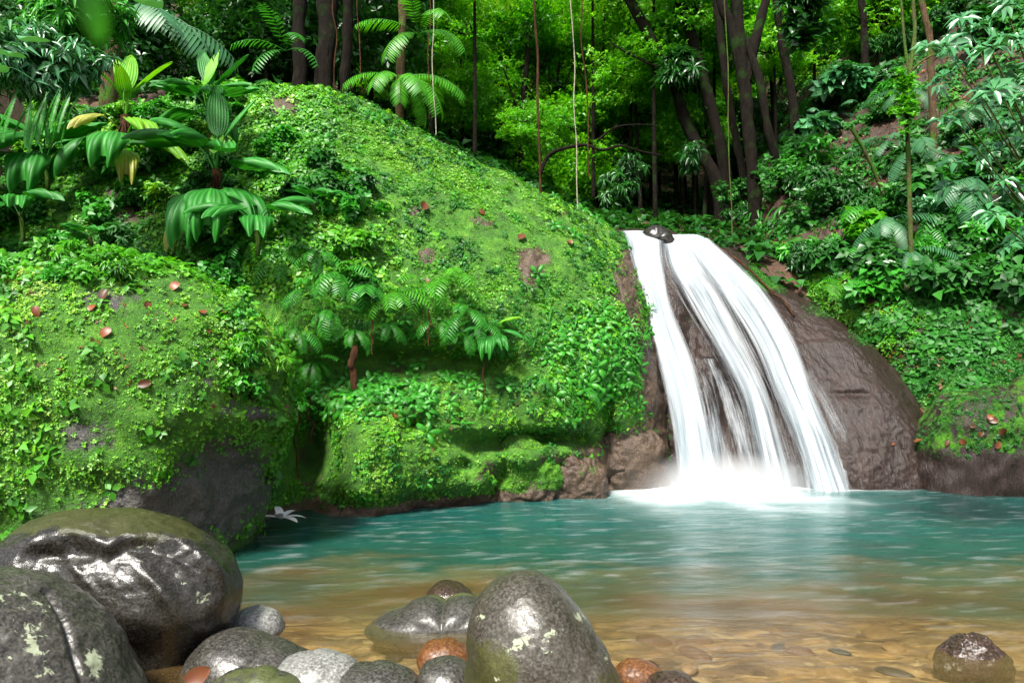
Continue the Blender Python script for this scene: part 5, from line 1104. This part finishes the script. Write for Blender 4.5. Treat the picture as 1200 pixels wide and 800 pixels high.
# hanging epiphyte clump
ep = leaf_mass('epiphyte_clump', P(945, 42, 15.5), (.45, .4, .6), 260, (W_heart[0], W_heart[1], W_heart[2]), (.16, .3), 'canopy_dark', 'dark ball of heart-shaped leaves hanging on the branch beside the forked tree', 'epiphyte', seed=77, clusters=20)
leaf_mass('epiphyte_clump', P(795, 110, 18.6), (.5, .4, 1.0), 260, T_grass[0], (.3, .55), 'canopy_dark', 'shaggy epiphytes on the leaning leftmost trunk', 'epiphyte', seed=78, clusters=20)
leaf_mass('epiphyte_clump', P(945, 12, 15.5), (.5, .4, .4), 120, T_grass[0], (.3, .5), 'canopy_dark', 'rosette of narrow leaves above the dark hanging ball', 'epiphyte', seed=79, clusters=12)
# heart leaves by the mossy stem
leaf_mass('climbing_plant', P(1063, 150, 12.2), (.18, .18, .9), 160, T_small[0], (.07, .13), 'fern_bright', 'small green climber wrapped round the lower half of the slender mossy stem', 'climber', seed=80, clusters=20)
# drooping-leaf saplings in the dark
for k, (px, py) in enumerate([(735, 210), (810, 195), (725, 235)]):
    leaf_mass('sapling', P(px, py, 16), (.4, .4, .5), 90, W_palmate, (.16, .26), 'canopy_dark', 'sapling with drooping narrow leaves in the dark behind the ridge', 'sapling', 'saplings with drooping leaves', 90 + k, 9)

# ---- crowns of the forest: a few kinds, copied
def crown_mesh(seed, rad, nc, per, size, mat, spread=.16):
    r = np.random.default_rng(seed); c = r.normal(0, 1, (nc, 3)); c /= np.linalg.norm(c, axis=1)[:, None]; c *= r.uniform(.35, 1, (nc, 1)) ** .6; c *= np.array(rad)
    pos = np.repeat(c, per, 0) + r.normal(0, 1, (nc * per, 3)) * np.array(rad) * spread * np.array([1, 1, .55])
    pos = pos[r.random(len(pos)) < .5 + .5 * (fbm(pos, .9, 3, seed) > -.1)]
    N = np.tile([0, -.5, .8], (len(pos), 1)); tv, tf, tr = sprig(4, .25, (.6, 1.0), (-.3, .4), seed, .3, True, .25)
    rn = np.clip(.5 + .7 * fbm(pos, .8, 3, seed + 1) + r.normal(0, .16, len(pos)), 0, 1)
    V, Fq, R = scatter_arrays(tv, tf, tr, pos, N / np.linalg.norm(N[0]), r.uniform(*size, len(pos)), rn, seed, .6)
    me = make_mesh('crown', V, Fq, {'rnd': R}, smooth=False); me.materials.append(M[mat]); return me, c
def trunk_mesh(seed, c, h, r0, mat='bark'):
    r = np.random.default_rng(seed); parts = [tube(spline([(0, 0, -11.0), (r.normal(0, .15), 0, -5.5), (0, 0, 0), (0, 0, 1.0)], 16), np.linspace(r0, r0 * .4, 16), 7, .3)]
    for q in r.choice(len(c), 7, False): parts.append(tube(spline([(0, 0, -h * .3 * r.random()), c[q] * .5 + [0, 0, -.2], c[q]], 8), np.linspace(r0 * .4, .015, 8), 5))
    V, Fq, R = join(parts); me = make_mesh('trunk', V, Fq, {'rnd': R}); me.materials.append(M[mat]); return me
kinds = []
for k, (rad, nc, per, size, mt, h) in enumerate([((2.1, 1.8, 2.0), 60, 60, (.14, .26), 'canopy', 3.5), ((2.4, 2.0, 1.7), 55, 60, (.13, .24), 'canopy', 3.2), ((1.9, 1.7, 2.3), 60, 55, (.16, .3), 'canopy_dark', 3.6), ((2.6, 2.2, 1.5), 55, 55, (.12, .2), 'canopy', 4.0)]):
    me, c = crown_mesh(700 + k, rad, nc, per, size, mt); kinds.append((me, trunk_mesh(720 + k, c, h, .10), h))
def forest_tree(x, y, z, k, s, rz, label, group):
    r = empty('broadleaf_tree', (x, y, z), (0, 0, rz)); r.scale = (s,) * 3; tag(r, label, 'tree', group)
    link('crown', kinds[k][0], None, r); link('trunk', kinds[k][1], None, r)
rt = random.Random(12)
def place_forest(n, xr, yr, pyr, ks, smin, smax, label, group):
    for i in range(n):
        px = rt.uniform(*xr); D = rt.uniform(*yr); py = rt.uniform(*pyr); p = P(px, py, D); forest_tree(p[0], p[1], p[2], rt.choice(ks), rt.uniform(smin, smax), rt.uniform(0, 6.28), label, group)
place_forest(26, (455, 860), (23, 31), (-40, 120), [0, 1, 3], .8, 1.15, 'bright green understorey tree in the sunlit forest behind the ridge', 'bright trees behind the ridge')
place_forest(30, (470, 900), (18.5, 24), (-30, 165), [3, 1, 0], .4, .72, "small bright leafy tree close behind the ridge", "small bright trees close behind the ridge")
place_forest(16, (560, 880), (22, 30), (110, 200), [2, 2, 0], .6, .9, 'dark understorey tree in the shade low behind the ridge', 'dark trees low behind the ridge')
place_forest(24, (430, 1120), (34, 46), (-90, 170), [0, 1, 3], 1.3, 1.8, 'tall forest tree far behind the waterfall', 'far forest trees')
place_forest(22, (880, 1130), (19, 27), (-60, 90), [0, 3, 1, 3], .45, .8, 'bright leafy tree high on the slope behind the falls', 'bright trees high behind the falls')
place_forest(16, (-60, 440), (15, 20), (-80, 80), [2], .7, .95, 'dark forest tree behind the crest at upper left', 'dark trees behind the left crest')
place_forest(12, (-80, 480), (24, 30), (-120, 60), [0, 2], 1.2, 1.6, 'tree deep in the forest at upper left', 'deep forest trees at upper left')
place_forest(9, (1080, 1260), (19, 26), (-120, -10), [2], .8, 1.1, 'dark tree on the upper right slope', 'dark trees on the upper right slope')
# out-of-focus leaf hanging right in front of the lens
ov = empty('overhanging_leaf', P(122, -90, .17)); tag(ov, 'blurred green leaf tip hanging into the top left corner close to the lens', 'leaf')
V, Fq, R = broad(.013, .0062, 10, 8, .3, 0, .0, -.2, 0); me = lm('blade', (V, Fq, R), 'fern'); c = link('blade', me, None, ov); c.location = Vector((P(114, -14, .17) - P(122, -90, .17)).tolist()); c.rotation_euler = (0.5, math.radians(82), .5)
V, Fq, R = tube(spline([(0, 0, 0), (-.001, 0, -.008), tuple((P(114, -14, .17) - P(122, -90, .17)))], 8), .0005, 5); link('stalk', make_mesh('stalk', V, Fq, {'rnd': R}), M['vine_green'], ov)
cam.dof.use_dof = True; cam.dof.focus_distance = 8.0; cam.dof.aperture_fstop = 5.6
# ================================================= light, sky, view
world = bpy.data.worlds.new('World'); scene.world = world; world.use_nodes = True
nt = world.node_tree; nt.nodes.clear(); b = NB(nt)
EL, AZ = math.radians(55), math.radians(203)       # sun high, over the left shoulder of the camera
sky = b('ShaderNodeTexSky', sky_type='NISHITA', sun_disc=False, sun_elevation=EL, sun_rotation=AZ, dust_density=3.0, ozone_density=1.0, altitude=200)
grey = b.mix(.55, sky.outputs[0], b('ShaderNodeRGBToBW', i={0: sky.outputs[0]}).outputs[0])
bg = b('ShaderNodeBackground', i={'Color': grey, 'Strength': .105})
wo = b('ShaderNodeOutputWorld'); nt.links.new(bg.outputs[0], wo.inputs[0])
sl = bpy.data.lights.new('sun', 'SUN'); sl.energy = 3.9; sl.angle = math.radians(9); sl.color = (1, .96, .88)
so = bpy.data.objects.new('sun', sl); COL.objects.link(so)
sd = Vector((math.sin(AZ) * math.cos(EL), math.cos(AZ) * math.cos(EL), math.sin(EL)))   # towards the sun
so.rotation_euler = sd.to_track_quat('Z', 'Y').to_euler(); so.location = (0, 0, 30)
vs = scene.view_settings; vs.view_transform = 'Standard'; vs.look = 'None'; vs.gamma = 1; vs.use_curve_mapping = False
vs.exposure = 1.35
cy = scene.cycles; cy.use_denoising = True; cy.max_bounces = 6; cy.diffuse_bounces = 2; cy.glossy_bounces = 2; cy.transmission_bounces = 3; cy.transparent_max_bounces = 16
cy.sample_clamp_indirect = 6; cy.caustics_reflective = False; cy.caustics_refractive = False
cy.volume_bounces = 1; cy.volume_step_rate = 1; cy.use_adaptive_sampling = True; cy.adaptive_threshold = .02
